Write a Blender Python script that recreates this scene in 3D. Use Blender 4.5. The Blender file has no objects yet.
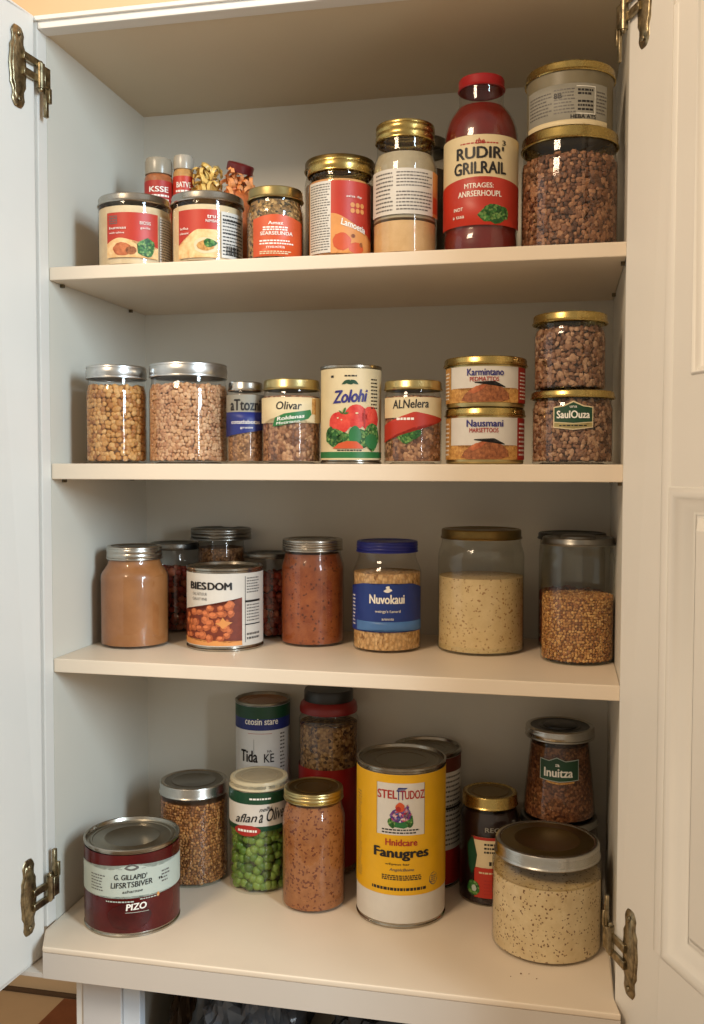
import bpy, bmesh, math, random
from mathutils import Vector, Matrix
random.seed(7)
scn = bpy.context.scene
COL = scn.collection
PI = math.pi

# ------------------------------------------------------------------ colours and materials
def lin(c):
    c = c / 255.0
    return c / 12.92 if c <= 0.04045 else ((c + 0.055) / 1.055) ** 2.4
def rgb(r, g, b):
    return (lin(r), lin(g), lin(b), 1.0)

MATS = {}
def new_mat(name):
    m = bpy.data.materials.new(name)
    m.use_nodes = True
    nt = m.node_tree
    nt.nodes.clear()
    out = nt.nodes.new('ShaderNodeOutputMaterial')
    return m, nt, out
def principled(nt, out, rough=0.5, metal=0.0, spec=0.5):
    b = nt.nodes.new('ShaderNodeBsdfPrincipled')
    b.inputs['Roughness'].default_value = rough
    b.inputs['Metallic'].default_value = metal
    b.inputs['Specular IOR Level'].default_value = spec
    nt.links.new(b.outputs[0], out.inputs[0])
    return b
def coords(nt):
    return nt.nodes.new('ShaderNodeTexCoord').outputs['Object']
def noise(nt, vec, scale, detail=3.0, rough=0.55):
    n = nt.nodes.new('ShaderNodeTexNoise')
    n.inputs['Scale'].default_value = scale
    n.inputs['Detail'].default_value = detail
    n.inputs['Roughness'].default_value = rough
    nt.links.new(vec, n.inputs['Vector'])
    return n
def ramp(nt, fac, stops):
    r = nt.nodes.new('ShaderNodeValToRGB')
    el = r.color_ramp.elements
    while len(el) < len(stops):
        el.new(0.5)
    for e, (p, c) in zip(el, stops):
        e.position = p
        e.color = c
    nt.links.new(fac, r.inputs[0])
    return r
def bump(nt, height, b, strength, dist):
    bp = nt.nodes.new('ShaderNodeBump')
    bp.inputs['Strength'].default_value = strength
    bp.inputs['Distance'].default_value = dist
    nt.links.new(height, bp.inputs['Height'])
    nt.links.new(bp.outputs[0], b.inputs['Normal'])

def flat(name, c, rough=0.5, metal=0.0, var=0.08, scale=60.0, spec=0.5, bmp=0.0):
    """plain colour with a little tonal noise"""
    if name in MATS:
        return MATS[name]
    m, nt, out = new_mat(name)
    b = principled(nt, out, rough, metal, spec)
    n = noise(nt, coords(nt), scale)
    lo = tuple(x * (1 - var) for x in c[:3]) + (1,)
    hi = tuple(min(1, x * (1 + var)) for x in c[:3]) + (1,)
    r = ramp(nt, n.outputs['Fac'], [(0.3, lo), (0.7, hi)])
    nt.links.new(r.outputs[0], b.inputs['Base Color'])
    if bmp:
        bump(nt, n.outputs['Fac'], b, bmp, 0.001)
    MATS[name] = m
    return m

def paint(name, c, var=0.03, rough=0.42):
    if name in MATS:
        return MATS[name]
    m, nt, out = new_mat(name)
    b = principled(nt, out, rough)
    co = coords(nt)
    n = noise(nt, co, 5.0, 4)
    lo = tuple(x * (1 - var) for x in c[:3]) + (1,)
    hi = tuple(min(1, x * (1 + var)) for x in c[:3]) + (1,)
    r = ramp(nt, n.outputs['Fac'], [(0.3, lo), (0.7, hi)])
    nt.links.new(r.outputs[0], b.inputs['Base Color'])
    n2 = noise(nt, co, 90.0, 3)
    bump(nt, n2.outputs['Fac'], b, 0.08, 0.0006)
    MATS[name] = m
    return m

def grainy(name, stops, scale, bstr=0.6, rough=0.6, squash=1.0, speck=None, speck_scale=260.0, speck_lo=0.0, speck_hi=0.16):
    """ground, flaked or granular food: voronoi cells with their own colour"""
    if name in MATS:
        return MATS[name]
    m, nt, out = new_mat(name)
    b = principled(nt, out, rough, 0, 0.35)
    co = coords(nt)
    mp = nt.nodes.new('ShaderNodeMapping')
    mp.inputs['Scale'].default_value = (1, 1, squash)
    nt.links.new(co, mp.inputs[0])
    v = nt.nodes.new('ShaderNodeTexVoronoi')
    v.inputs['Scale'].default_value = scale
    nt.links.new(mp.outputs[0], v.inputs['Vector'])
    sx = nt.nodes.new('ShaderNodeSeparateColor')
    nt.links.new(v.outputs['Color'], sx.inputs[0])
    r = ramp(nt, sx.outputs[0], stops)
    # darken the gaps between the grains
    d = ramp(nt, v.outputs['Distance'], [(0.35, (1, 1, 1, 1)), (0.85, (0.62, 0.57, 0.52, 1))])
    mx = nt.nodes.new('ShaderNodeMix')
    mx.data_type = 'RGBA'
    mx.blend_type = 'MULTIPLY'
    mx.inputs['Factor'].default_value = 1.0
    nt.links.new(r.outputs[0], mx.inputs['A'])
    nt.links.new(d.outputs[0], mx.inputs['B'])
    colour = mx.outputs['Result']
    if speck:
        v2 = nt.nodes.new('ShaderNodeTexVoronoi')
        v2.inputs['Scale'].default_value = speck_scale
        nt.links.new(mp.outputs[0], v2.inputs['Vector'])
        s2 = nt.nodes.new('ShaderNodeSeparateColor')
        nt.links.new(v2.outputs['Color'], s2.inputs[0])
        r2 = ramp(nt, s2.outputs[1], [(speck_hi, (1, 1, 1, 1)), (speck_hi + 0.02, (0, 0, 0, 1))])
        mx2 = nt.nodes.new('ShaderNodeMix')
        mx2.data_type = 'RGBA'
        nt.links.new(r2.outputs[0], mx2.inputs['Factor'])
        nt.links.new(colour, mx2.inputs['A'])
        mx2.inputs['B'].default_value = speck
        colour = mx2.outputs['Result']
    nt.links.new(colour, b.inputs['Base Color'])
    inv = nt.nodes.new('ShaderNodeMath')
    inv.operation = 'SUBTRACT'
    inv.inputs[0].default_value = 1.0
    nt.links.new(v.outputs['Distance'], inv.inputs[1])
    bump(nt, inv.outputs[0], b, bstr, 0.0015)
    MATS[name] = m
    return m

def puree(name, c1, c2, scale=45.0, rough=0.45, speck=None, speck_hi=0.06, speck_scale=330.0):
    if name in MATS:
        return MATS[name]
    m, nt, out = new_mat(name)
    b = principled(nt, out, rough, 0, 0.4)
    co = coords(nt)
    n = noise(nt, co, scale, 6, 0.65)
    r = ramp(nt, n.outputs['Fac'], [(0.34, c1), (0.66, c2)])
    colour = r.outputs[0]
    if speck:
        v2 = nt.nodes.new('ShaderNodeTexVoronoi')
        v2.inputs['Scale'].default_value = speck_scale
        nt.links.new(co, v2.inputs['Vector'])
        s2 = nt.nodes.new('ShaderNodeSeparateColor')
        nt.links.new(v2.outputs['Color'], s2.inputs[0])
        r2 = ramp(nt, s2.outputs[1], [(speck_hi, (1, 1, 1, 1)), (speck_hi + 0.03, (0, 0, 0, 1))])
        mx2 = nt.nodes.new('ShaderNodeMix')
        mx2.data_type = 'RGBA'
        nt.links.new(r2.outputs[0], mx2.inputs['Factor'])
        nt.links.new(colour, mx2.inputs['A'])
        mx2.inputs['B'].default_value = speck
        colour = mx2.outputs['Result']
    nt.links.new(colour, b.inputs['Base Color'])
    bump(nt, n.outputs['Fac'], b, 0.25, 0.001)
    MATS[name] = m
    return m

def lump_mat():
    """reads the colour painted on each chunk"""
    if 'lumps' in MATS:
        return MATS['lumps']
    m, nt, out = new_mat('lumps')
    b = principled(nt, out, 0.5, 0, 0.35)
    a = nt.nodes.new('ShaderNodeVertexColor')
    a.layer_name = 'Col'
    n = noise(nt, coords(nt), 420.0, 4)
    r = ramp(nt, n.outputs['Fac'], [(0.3, (0.72, 0.7, 0.68, 1)), (0.7, (1.12, 1.1, 1.08, 1))])
    mx = nt.nodes.new('ShaderNodeMix')
    mx.data_type = 'RGBA'
    mx.blend_type = 'MULTIPLY'
    mx.inputs['Factor'].default_value = 1.0
    nt.links.new(a.outputs[0], mx.inputs['A'])
    nt.links.new(r.outputs[0], mx.inputs['B'])
    nt.links.new(mx.outputs['Result'], b.inputs['Base Color'])
    bump(nt, n.outputs['Fac'], b, 0.3, 0.0008)
    MATS['lumps'] = m
    return m

def metal(name, c, rough=0.28, aniso_scale=180.0, var=0.05):
    if name in MATS:
        return MATS[name]
    m, nt, out = new_mat(name)
    b = principled(nt, out, rough, 1.0)
    n = noise(nt, coords(nt), aniso_scale, 4)
    lo = tuple(x * (1 - var) for x in c[:3]) + (1,)
    hi = tuple(min(1, x * (1 + var)) for x in c[:3]) + (1,)
    r = ramp(nt, n.outputs['Fac'], [(0.3, lo), (0.7, hi)])
    nt.links.new(r.outputs[0], b.inputs['Base Color'])
    rr = ramp(nt, n.outputs['Fac'], [(0.2, (rough * 0.93,) * 3 + (1,)), (0.8, (rough * 1.08,) * 3 + (1,))])
    nt.links.new(rr.outputs[0], b.inputs['Roughness'])
    MATS[name] = m
    return m

def glass(name, tint=(0.985, 0.988, 0.98), edge=(0.46, 0.46, 0.42), ior=1.55):
    """thin clear jar wall: see-through film with fresnel reflection, darker toward the rim"""
    if name in MATS:
        return MATS[name]
    m, nt, out = new_mat(name)
    tr = nt.nodes.new('ShaderNodeBsdfTransparent')
    lw = nt.nodes.new('ShaderNodeLayerWeight')
    lw.inputs['Blend'].default_value = 0.18
    r = ramp(nt, lw.outputs['Facing'], [(0.50, tint + (1,)), (1.0, edge + (1,))])
    nt.links.new(r.outputs[0], tr.inputs['Color'])
    gl = nt.nodes.new('ShaderNodeBsdfGlossy')
    gl.inputs['Roughness'].default_value = 0.06
    n = noise(nt, coords(nt), 38.0, 2)
    bp = nt.nodes.new('ShaderNodeBump')
    bp.inputs['Strength'].default_value = 0.12
    bp.inputs['Distance'].default_value = 0.002
    nt.links.new(n.outputs['Fac'], bp.inputs['Height'])
    nt.links.new(bp.outputs[0], gl.inputs['Normal'])
    f0 = ((ior - 1) / (ior + 1)) ** 2 * 1.2
    lf = nt.nodes.new('ShaderNodeLayerWeight')
    lf.inputs['Blend'].default_value = 0.5          # facing = 1 - |cos|, the same from both sides of the wall
    pw = nt.nodes.new('ShaderNodeMath')
    pw.operation = 'POWER'
    nt.links.new(lf.outputs['Facing'], pw.inputs[0])
    pw.inputs[1].default_value = 5.0
    fr = nt.nodes.new('ShaderNodeMath')
    fr.operation = 'MULTIPLY_ADD'
    nt.links.new(pw.outputs[0], fr.inputs[0])
    fr.inputs[1].default_value = 0.8 * (1 - f0)
    fr.inputs[2].default_value = f0
    mx = nt.nodes.new('ShaderNodeMixShader')
    nt.links.new(fr.outputs[0], mx.inputs[0])
    nt.links.new(tr.outputs[0], mx.inputs[1])
    nt.links.new(gl.outputs[0], mx.inputs[2])
    nt.links.new(mx.outputs[0], out.inputs[0])
    MATS[name] = m
    return m

# ------------------------------------------------------------------ object helpers
def link(name, me, parent=None, mats=(), smooth=None):
    o = bpy.data.objects.new(name, me)
    for m in mats:
        if m.name not in [x.name for x in me.materials if x]:
            me.materials.append(m)
    COL.objects.link(o)
    if parent:
        o.parent = parent
    if smooth is not None:
        for p in me.polygons:
            p.use_smooth = True
        me.set_sharp_from_angle(angle=math.radians(smooth))
    return o
def from_bm(name, bm, parent=None, mats=(), smooth=None):
    me = bpy.data.meshes.new(name)
    bm.to_mesh(me)
    bm.free()
    return link(name, me, parent, mats, smooth)
def thing(name, label, cat, loc=(0, 0, 0), rz=0.0, group=None):
    o = bpy.data.objects.new(name, None)
    o.empty_display_size = 0.02
    COL.objects.link(o)
    o.location = loc
    o.rotation_euler = (0, 0, rz)
    o['label'] = label
    o['category'] = cat
    if group:
        o['group'] = group
    return o
def tag(o, label, cat, group=None):
    o['label'] = label
    o['category'] = cat
    if group:
        o['group'] = group
    return o
def structure(o):
    o['kind'] = 'structure'
    return o

def add_box(bm, x0, x1, y0, y1, z0, z1):
    v = [bm.verts.new((x, y, z)) for x in (x0, x1) for y in (y0, y1) for z in (z0, z1)]
    fs = []
    for f in ((0, 1, 3, 2), (4, 6, 7, 5), (0, 4, 5, 1), (2, 3, 7, 6), (0, 2, 6, 4), (1, 5, 7, 3)):
        fs.append(bm.faces.new([v[i] for i in f]))
    return fs
def box(name, dims, mat, parent=None, bev=0.0, seg=2):
    bm = bmesh.new()
    add_box(bm, *dims)
    bmesh.ops.recalc_face_normals(bm, faces=bm.faces)
    if bev:
        bmesh.ops.bevel(bm, geom=list(bm.edges), offset=bev, segments=seg, profile=0.6, affect='EDGES')
    return from_bm(name, bm, parent, [mat])

def lathe_bm(bm, prof, seg=56, knurl=None):
    """prof: list of (r, z); knurl: (z0, z1, count, depth) ridges on the side"""
    rings = []
    for r, z in prof:
        if r < 1e-6:
            rings.append([bm.verts.new((0, 0, z))])
        else:
            ring = []
            for i in range(seg):
                a = 2 * PI * i / seg
                rr = r
                if knurl and knurl[0] <= z <= knurl[1]:
                    rr = r - (knurl[2] if i % 2 else 0)
                ring.append(bm.verts.new((rr * math.sin(a), -rr * math.cos(a), z)))
            rings.append(ring)
    for a, b in zip(rings, rings[1:]):
        if len(a) == 1 and len(b) == 1:
            continue
        for i in range(max(len(a), len(b))):
            j = (i + 1) % seg
            if len(a) == 1:
                bm.faces.new((a[0], b[j], b[i]))
            elif len(b) == 1:
                bm.faces.new((a[i], a[j], b[0]))
            else:
                bm.faces.new((a[i], a[j], b[j], b[i]))
def lathe(name, prof, mat, parent=None, seg=56, sharp=35, knurl=None):
    bm = bmesh.new()
    lathe_bm(bm, prof, seg, knurl)
    bmesh.ops.recalc_face_normals(bm, faces=bm.faces)
    return from_bm(name, bm, parent, [mat], sharp)

# ------------------------------------------------------------------ flat print wrapped on a round wall
def wrap(bm, R, layer, tilt=0.0):
    rf = R if callable(R) else (lambda z: R)
    for v in bm.verts:
        u, z = v.co.x, v.co.y
        r0 = rf(z)
        r = r0 + 0.00018 * layer
        a = u / r0
        v.co = (r * math.sin(a), -r * math.cos(a), z)
def slice_u(bm, step=0.003):
    us = [v.co.x for v in bm.verts]
    if not us:
        return
    lo, hi = min(us), max(us)
    k = math.floor(lo / step) + 1
    while k * step < hi:
        if k * step > lo + 1e-5 and k * step < hi - 1e-5:
            bmesh.ops.bisect_plane(bm, geom=bm.verts[:] + bm.edges[:] + bm.faces[:], dist=1e-7,
                                   plane_co=(k * step, 0, 0), plane_no=(1, 0, 0))
        k += 1
def slice_v(bm, step=0.004):
    vs = [v.co.y for v in bm.verts]
    lo, hi = min(vs), max(vs)
    k = math.floor(lo / step) + 1
    while k * step < hi:
        bmesh.ops.bisect_plane(bm, geom=bm.verts[:] + bm.edges[:] + bm.faces[:], dist=1e-7,
                               plane_co=(0, k * step, 0), plane_no=(0, 1, 0))
        k += 1
def decal(name, parent, R, items):
    """items: (material, [polygon, ...], layer); polygons are (u, z) in metres on the unrolled wall"""
    tot = bmesh.new()
    mats = []
    for mat, polys, layer in items:
        if mat not in mats:
            mats.append(mat)
        idx = mats.index(mat)
        bm = bmesh.new()
        for poly in polys:
            try:
                bm.faces.new([bm.verts.new((u, z, 0)) for u, z in poly])
            except ValueError:
                pass
        bmesh.ops.triangulate(bm, faces=bm.faces[:], ngon_method='EAR_CLIP')
        slice_u(bm)
        if callable(R):
            slice_v(bm)
        wrap(bm, R, layer)
        for f in bm.faces:
            f.material_index = idx
        me = bpy.data.meshes.new('tmp')
        bm.to_mesh(me)
        bm.free()
        tot.from_mesh(me)
        bpy.data.meshes.remove(me)
    # face outward
    for f in tot.faces:
        c = f.calc_center_median()
        if f.normal.x * c.x + f.normal.y * c.y < 0:
            f.normal_flip()
    me = bpy.data.meshes.new(name)
    tot.to_mesh(me)
    tot.free()
    o = bpy.data.objects.new(name, me)
    for m in mats:
        me.materials.append(m)
    COL.objects.link(o)
    o.parent = parent
    for p in me.polygons:
        p.use_smooth = True
    return o
TEXTS = {}
def glyphs(s, bold=0.0, shear=0.0):
    key = (s, bold, shear)
    if key not in TEXTS:
        cu = bpy.data.curves.new('tmp', 'FONT')
        cu.body = s
        cu.size = 1.0
        cu.offset = bold
        cu.shear = shear
        cu.resolution_u = 3
        ob = bpy.data.objects.new('tmp', cu)
        COL.objects.link(ob)
        dg = bpy.context.evaluated_depsgraph_get()
        dg.update()
        me = bpy.data.meshes.new_from_object(ob.evaluated_get(dg))
        vs = [(v.co.x, v.co.y) for v in me.vertices]
        fs = [tuple(p.vertices) for p in me.polygons]
        bpy.data.objects.remove(ob)
        bpy.data.curves.remove(cu)
        bpy.data.meshes.remove(me)
        TEXTS[key] = (vs, fs)
    return TEXTS[key]
def lettering(name, parent, R, lines, layer=3):
    """lines: (text, material, u_centre, z_base, width, height, bold, shear[, rise])"""
    tot = bmesh.new()
    mats = []
    for ln in lines:
        s, mat, uc, zb, w, h, bold, shear = ln[:8]
        rise = ln[8] if len(ln) > 8 else 0.0      # slope of the text line
        arc = ln[9] if len(ln) > 9 else 0.0       # bow of the text line
        if mat not in mats:
            mats.append(mat)
        vs, fs = glyphs(s, 0.0, shear)
        x0, x1 = min(v[0] for v in vs), max(v[0] for v in vs)
        y0, y1 = min(v[1] for v in vs), max(v[1] for v in vs)
        bm = bmesh.new()
        # heavy strokes: the outline drawn again a hair to each side
        offs = [(0, 0)] if bold < 0.004 else [(-bold, -bold * .4), (bold, -bold * .4), (0, bold * .6)]
        for ox, oy in offs:
            bv = []
            for x, y in vs:
                x, y = x + ox, y + oy
                t = (x - x0) / (x1 - x0) - 0.5
                u = uc + t * w
                z = zb + (y - y0) / (y1 - y0) * h + rise * t * w + arc * (0.25 - t * t)
                bv.append(bm.verts.new((u, z, 0)))
            for f in fs:
                try:
                    bm.faces.new([bv[i] for i in f])
                except ValueError:
                    pass
        bmesh.ops.triangulate(bm, faces=bm.faces[:])
        slice_u(bm, 0.004)
        wrap(bm, R, layer)
        for f in bm.faces:
            f.material_index = mats.index(mat)
        me = bpy.data.meshes.new('tmp')
        bm.to_mesh(me)
        bm.free()
        tot.from_mesh(me)
        bpy.data.meshes.remove(me)
    for f in tot.faces:
        c = f.calc_center_median()
        if f.normal.x * c.x + f.normal.y * c.y < 0:
            f.normal_flip()
    me = bpy.data.meshes.new(name)
    tot.to_mesh(me)
    tot.free()
    o = bpy.data.objects.new(name, me)
    for m in mats:
        me.materials.append(m)
    COL.objects.link(o)
    o.parent = parent
    return o

def rect(u0, u1, z0, z1):
    return [(u0, z0), (u1, z0), (u1, z1), (u0, z1)]
def band(u0, u1, lo, hi, n=24):
    """strip between two edge functions of u"""
    us = [u0 + (u1 - u0) * i / n for i in range(n + 1)]
    return [(u, lo(u)) for u in us] + [(u, hi(u)) for u in reversed(us)]
def const(c):
    return lambda u: c
def blob(uc, zc, ru, rz, n=22, jit=0.08, rnd=random):
    return [(uc + ru * math.cos(2 * PI * i / n) * (1 + rnd.uniform(-jit, jit)),
             zc + rz * math.sin(2 * PI * i / n) * (1 + rnd.uniform(-jit, jit))) for i in range(n)]
def words(u0, u1, z0, z1, rows, fill=0.9, gap=0.45, wmin=0.0014, wmax=0.0042):
    """rows of tiny unreadable words, as on a nutrition panel"""
    out = []
    if rows > 4:
        gap = max(gap, 0.62)
    rh = (z1 - z0) / rows
    for k in range(rows):
        z = z1 - (k + 1) * rh
        u = u0
        end = u0 + (u1 - u0) * random.uniform(fill - 0.15, fill + 0.1)
        while u < min(end, u1):
            w = random.uniform(wmin, wmax)
            e = min(u + w, u1)
            out.append(rect(u, e, z + rh * gap * 0.5, z + rh * (1 - gap * 0.5)))
            u = e + 0.0008
    return out

# ------------------------------------------------------------------ jars
def smooth(t):
    return t * t * (3 - 2 * t)
def glass_radius(r, rn, zsh, zn):
    def f(z):
        if z < 0.0042:
            t = max(0, z) / 0.0042
            return r - 0.0032 * (1 - math.sqrt(max(0, 1 - (1 - t) ** 2)))
        if z <= zsh:
            return r
        if z < zn:
            return r + (rn - r) * smooth((z - zsh) / (zn - zsh))
        return rn
    return f
def glass_body(parent, r, rn, zsh, zn, top, mat, rf=None):
    rf = rf or glass_radius(r, rn, zsh, zn)
    zs = [0, 0.0006, 0.0016, 0.0028, 0.0042, zsh]
    zs += [zsh + (zn - zsh) * i / 8 for i in range(1, 9)] + [top]
    prof = [(0, 0.0025), (rf(0) * 0.8, 0.0022), (rf(0) * 0.97, 0.0)] + [(rf(z), z) for z in zs[1:]]
    return lathe('glass', prof, mat, parent)
INS = 0.0013
def fill_smooth(parent, rf, z1, mat, name='contents', z0=0.0035, dome=0.002, ins=INS):
    zs = []
    z = z0
    while z < z1 - 0.0005:
        zs.append(z)
        z += 0.004
    zs.append(z1)
    prof = [(0, z0)] + [(max(0.002, rf(z) - ins), z) for z in zs] + [(rf(z1) * 0.7, z1 + dome * 0.6), (0, z1 + dome)]
    o = lathe(name, prof, mat, parent, 56, 40)
    o['kind'] = 'stuff'
    return o
def ico(sub=1):
    bm = bmesh.new()
    bmesh.ops.create_icosphere(bm, subdivisions=sub, radius=1.0)
    vs = [v.co.copy() for v in bm.verts]
    fs = [[v.index for v in f.verts] for f in bm.faces]
    bm.free()
    return vs, fs
ICO = {1: ico(1), 2: ico(2)}
def fill_lumps(parent, rf, z1, size, colours, core, name='contents', z0=0.004, sub=2, rough=0.18, top=True, squash=(0.8, 1.15), ins=0.0009, dense=0.82):
    """chunks pressed against the glass; every chunk has its own colour"""
    verts, faces, cols = [], [], []
    V, F = ICO[sub]
    def lump(x, y, z, s, c, lim):
        base = len(verts)
        ax = [s * random.uniform(*squash) for _ in range(3)]
        rot = Matrix.Rotation(random.uniform(0, 2 * PI), 3, 'X') @ Matrix.Rotation(random.uniform(0, 2 * PI), 3, 'Z')
        for v in V:
            k = 1 + random.uniform(-rough, rough)
            p = rot @ Vector((v.x * ax[0] * k, v.y * ax[1] * k, v.z * ax[2] * k))
            px, py, pz = x + p.x, y + p.y, max(0.003, z + p.z)
            d = math.hypot(px, py)
            mr = rf(min(pz, lim)) - ins
            if d > mr:
                px, py = px * mr / d, py * mr / d
            verts.append((px, py, pz))
            cols.append(c)
        for f in F:
            faces.append([base + i for i in f])
    step = size * 2 * dense
    z = z0 + size * 0.8
    row = 0
    while z < z1:
        R = rf(z) - size * 0.75
        n = max(6, int(2 * PI * R / step))
        off = random.random() * 6
        for i in range(n):
            a = 2 * PI * i / n + off + random.uniform(-.25, .25) * step / R
            rr = R - random.uniform(0, 0.45) * size
            lump(rr * math.sin(a), -rr * math.cos(a), z + random.uniform(-.4, .4) * size,
                 size * random.uniform(0.85, 1.12), random.choice(colours), z1 + size)
        z += step * 0.86
        row += 1
    if top:
        Rt = rf(z1) - size
        n = int(1.1 * (Rt / (step * 0.55)) ** 2)
        for i in range(n):
            rr = Rt * math.sqrt((i + 0.5) / n)
            a = i * 2.39996
            lump(rr * math.sin(a), -rr * math.cos(a), z1 + random.uniform(-.4, .3) * size, size, random.choice(colours), z1 + size)
    # core behind the chunks
    base = len(verts)
    seg = 32
    zz = [z0, z0 + (z1 - z0) * .5, z1 - size * .3]
    for zc in zz:
        for i in range(seg):
            a = 2 * PI * i / seg
            R = rf(zc) - size * 1.05
            verts.append((R * math.sin(a), -R * math.cos(a), zc))
            cols.append(core)
    for k in range(2):
        for i in range(seg):
            j = (i + 1) % seg
            faces.append([base + k * seg + i, base + k * seg + j, base + (k + 1) * seg + j, base + (k + 1) * seg + i])
    faces.append([base + 2 * seg + i for i in range(seg)])
    me = bpy.data.meshes.new(name)
    me.from_pydata(verts, [], faces)
    ca = me.color_attributes.new('Col', 'FLOAT_COLOR', 'POINT')
    for i, c in enumerate(cols):
        ca.data[i].color = c
    o = link(name, me, parent, [lump_mat()], 60)
    o['kind'] = 'stuff'
    return o

def lid_screw(parent, rl, z0, z1, mat, disc_mat=None, ridges=2, knurl=0.0, name='lid'):
    """screw band: rolled bottom edge, ridged side, rounded shoulder, sunk disc"""
    h = z1 - z0
    prof = [(rl - 0.0018, z0), (rl - 0.0004, z0), (rl, z0 + 0.0006), (rl - 0.0001, z0 + 0.0016)]
    for k in range(ridges):
        a = z0 + 0.0022 + (h - 0.0055) * k / max(1, ridges)
        b = z0 + 0.0022 + (h - 0.0055) * (k + 1) / max(1, ridges)
        prof += [(rl - 0.0011, a), (rl - 0.0003, a + (b - a) * .35), (rl - 0.0003, a + (b - a) * .65), (rl - 0.0011, b)]
    prof += [(rl - 0.0006, z1 - 0.003), (rl - 0.0006, z1 - 0.0016), (rl - 0.0012, z1 - 0.0006), (rl - 0.0026, z1),
             (rl - 0.0052, z1), (rl - 0.0062, z1 - 0.0008)]
    seg = 96 if knurl else 56
    kn = (z0 + 0.002, z1 - 0.0012, knurl) if knurl else None
    lid = lathe(name, prof, mat, parent, seg, 38, kn)
    pr = [(rl - 0.0060, z1 - 0.0007), (rl - 0.0075, z1 - 0.0013), (rl * 0.62, z1 - 0.0013), (rl * 0.60, z1 - 0.0008),
          (rl * 0.56, z1 - 0.0008), (rl * 0.54, z1 - 0.0013), (0, z1 - 0.0013)]
    lathe('lid_disc', pr, disc_mat or mat, lid, 56, 30)
    return lid
def lid_plain(parent, rl, z0, z1, mat, disc_mat=None, name='lid'):
    """pressed twist-off lid: curled skirt and raised rim"""
    prof = [(rl - 0.002, z0), (rl - 0.0006, z0 - 0.0002), (rl, z0 + 0.0008), (rl - 0.0006, z0 + 0.002),
            (rl - 0.0012, z0 + 0.003), (rl - 0.0012, z1 - 0.0022), (rl - 0.0020, z1 - 0.0006), (rl - 0.0036, z1),
            (rl - 0.0060, z1 - 0.0002), (rl - 0.0072, z1 - 0.0012)]
    lid = lathe(name, prof, mat, parent, 56, 40)
    pr = [(rl - 0.0070, z1 - 0.0011), (rl * 0.66, z1 - 0.0014), (rl * 0.64, z1 - 0.0009), (rl * .60, z1 - .0009), (rl * 0.58, z1 - 0.0014), (0, z1 - 0.0014)]
    lathe('lid_disc', pr, disc_mat or mat, lid, 56, 30)
    return lid
def can_body(parent, r, h, mat, lid_mat=None, tab=False):
    """tin can: seamed rims top and bottom, stepped end panel"""
    prof = [(0, 0.0035), (r - 0.004, 0.0035), (r - 0.0028, 0.0002), (r - 0.001, 0), (r + 0.0006, 0.0006), (r + 0.0007, 0.0024),
            (r - 0.0006, 0.0036), (r - 0.0008, 0.005), (r - 0.0008, h - 0.006), (r - 0.0006, h - 0.0042), (r + 0.0008, h - 0.0032),
            (r + 0.0009, h - 0.0008), (r, h), (r - 0.0016, h - 0.0004), (r - 0.0028, h - 0.0035)]
    b = lathe('can_body', prof, mat, parent, 64, 38)
    pr = [(r - 0.0027, h - 0.0034), (r - 0.0036, h - 0.0046), (r - 0.006, h - 0.0046), (r - 0.0068, h - 0.0036), (r - 0.009, h - 0.0036),
          (r - 0.0098, h - 0.0044), (r * 0.62, h - 0.0044), (r * 0.60, h - 0.0038), (r * 0.57, h - 0.0038), (r * 0.55, h - 0.0044), (0, h - 0.0044)]
    lid = lathe('can_end', pr, lid_mat or mat, parent, 64, 30)
    return b
def sleeve(parent, r, z0, z1, mat, name='label'):
    return lathe(name, [(r, z0), (r, z1)], mat, parent, 72, 30)

# facing: the packs are turned toward whoever stands at the open cupboard
VX, VY = 0.56, -0.98
def face(x, y, extra=0.0):
    return math.atan2(VX - x, -(VY - y)) + extra

# ------------------------------------------------------------------ cupboard
W, D = 0.62, 0.2757          # clear width and depth of the cupboard
FT = 0.0197                  # thickness of the face frame
S1, S2, S3, S4 = 0.2248, 0.0058, -0.2158, -0.5183   # tops of the shelves
TOP = 0.4769
CREAM = paint('cream_paint', rgb(226, 221, 212))
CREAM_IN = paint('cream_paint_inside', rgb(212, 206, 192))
SHELF = paint('shelf_paint', rgb(226, 209, 186), 0.05)
BRASS = metal('aged_brass', rgb(150, 136, 108), 0.36, 170, 0.5)
BRASS_DK = metal('aged_brass_dark', rgb(110, 98, 76), 0.4, 160, 0.4)
WALLM = paint('peach_wall_paint', rgb(204, 168, 126))

XL = -0.003
cab = thing('kitchen_cupboard', 'cream painted wall cupboard with open double doors and stocked shelves', 'cupboard', (0, 0, 0))
box('side_panel', (XL - 0.016, XL, FT, D + 0.012, S4 - 0.035, TOP + 0.012), CREAM_IN, cab)
box('side_panel', (W, W + 0.016, FT, D + 0.012, S4 - 0.035, TOP + 0.012), CREAM_IN, cab)
box('back_panel', (XL, W, D, D + 0.012, S4 - 0.035, TOP + 0.012), CREAM_IN, cab)
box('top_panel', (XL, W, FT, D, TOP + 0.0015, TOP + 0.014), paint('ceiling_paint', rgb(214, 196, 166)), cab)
box('stile', (XL - 0.034, XL, 0, FT, S4, TOP + 0.0125), CREAM, cab, 0.0012)
box('stile', (W, W + 0.034, 0, FT, S4, TOP + 0.0125), CREAM, cab, 0.0012)
box('top_rail', (XL, W, 0, FT, TOP, TOP + 0.0125), CREAM, cab, 0.0012)
box('crown_strip', (-0.034, W + 0.034, -0.004, 0.0, TOP + 0.0075, TOP + 0.0125), CREAM, cab, 0.001)
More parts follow.
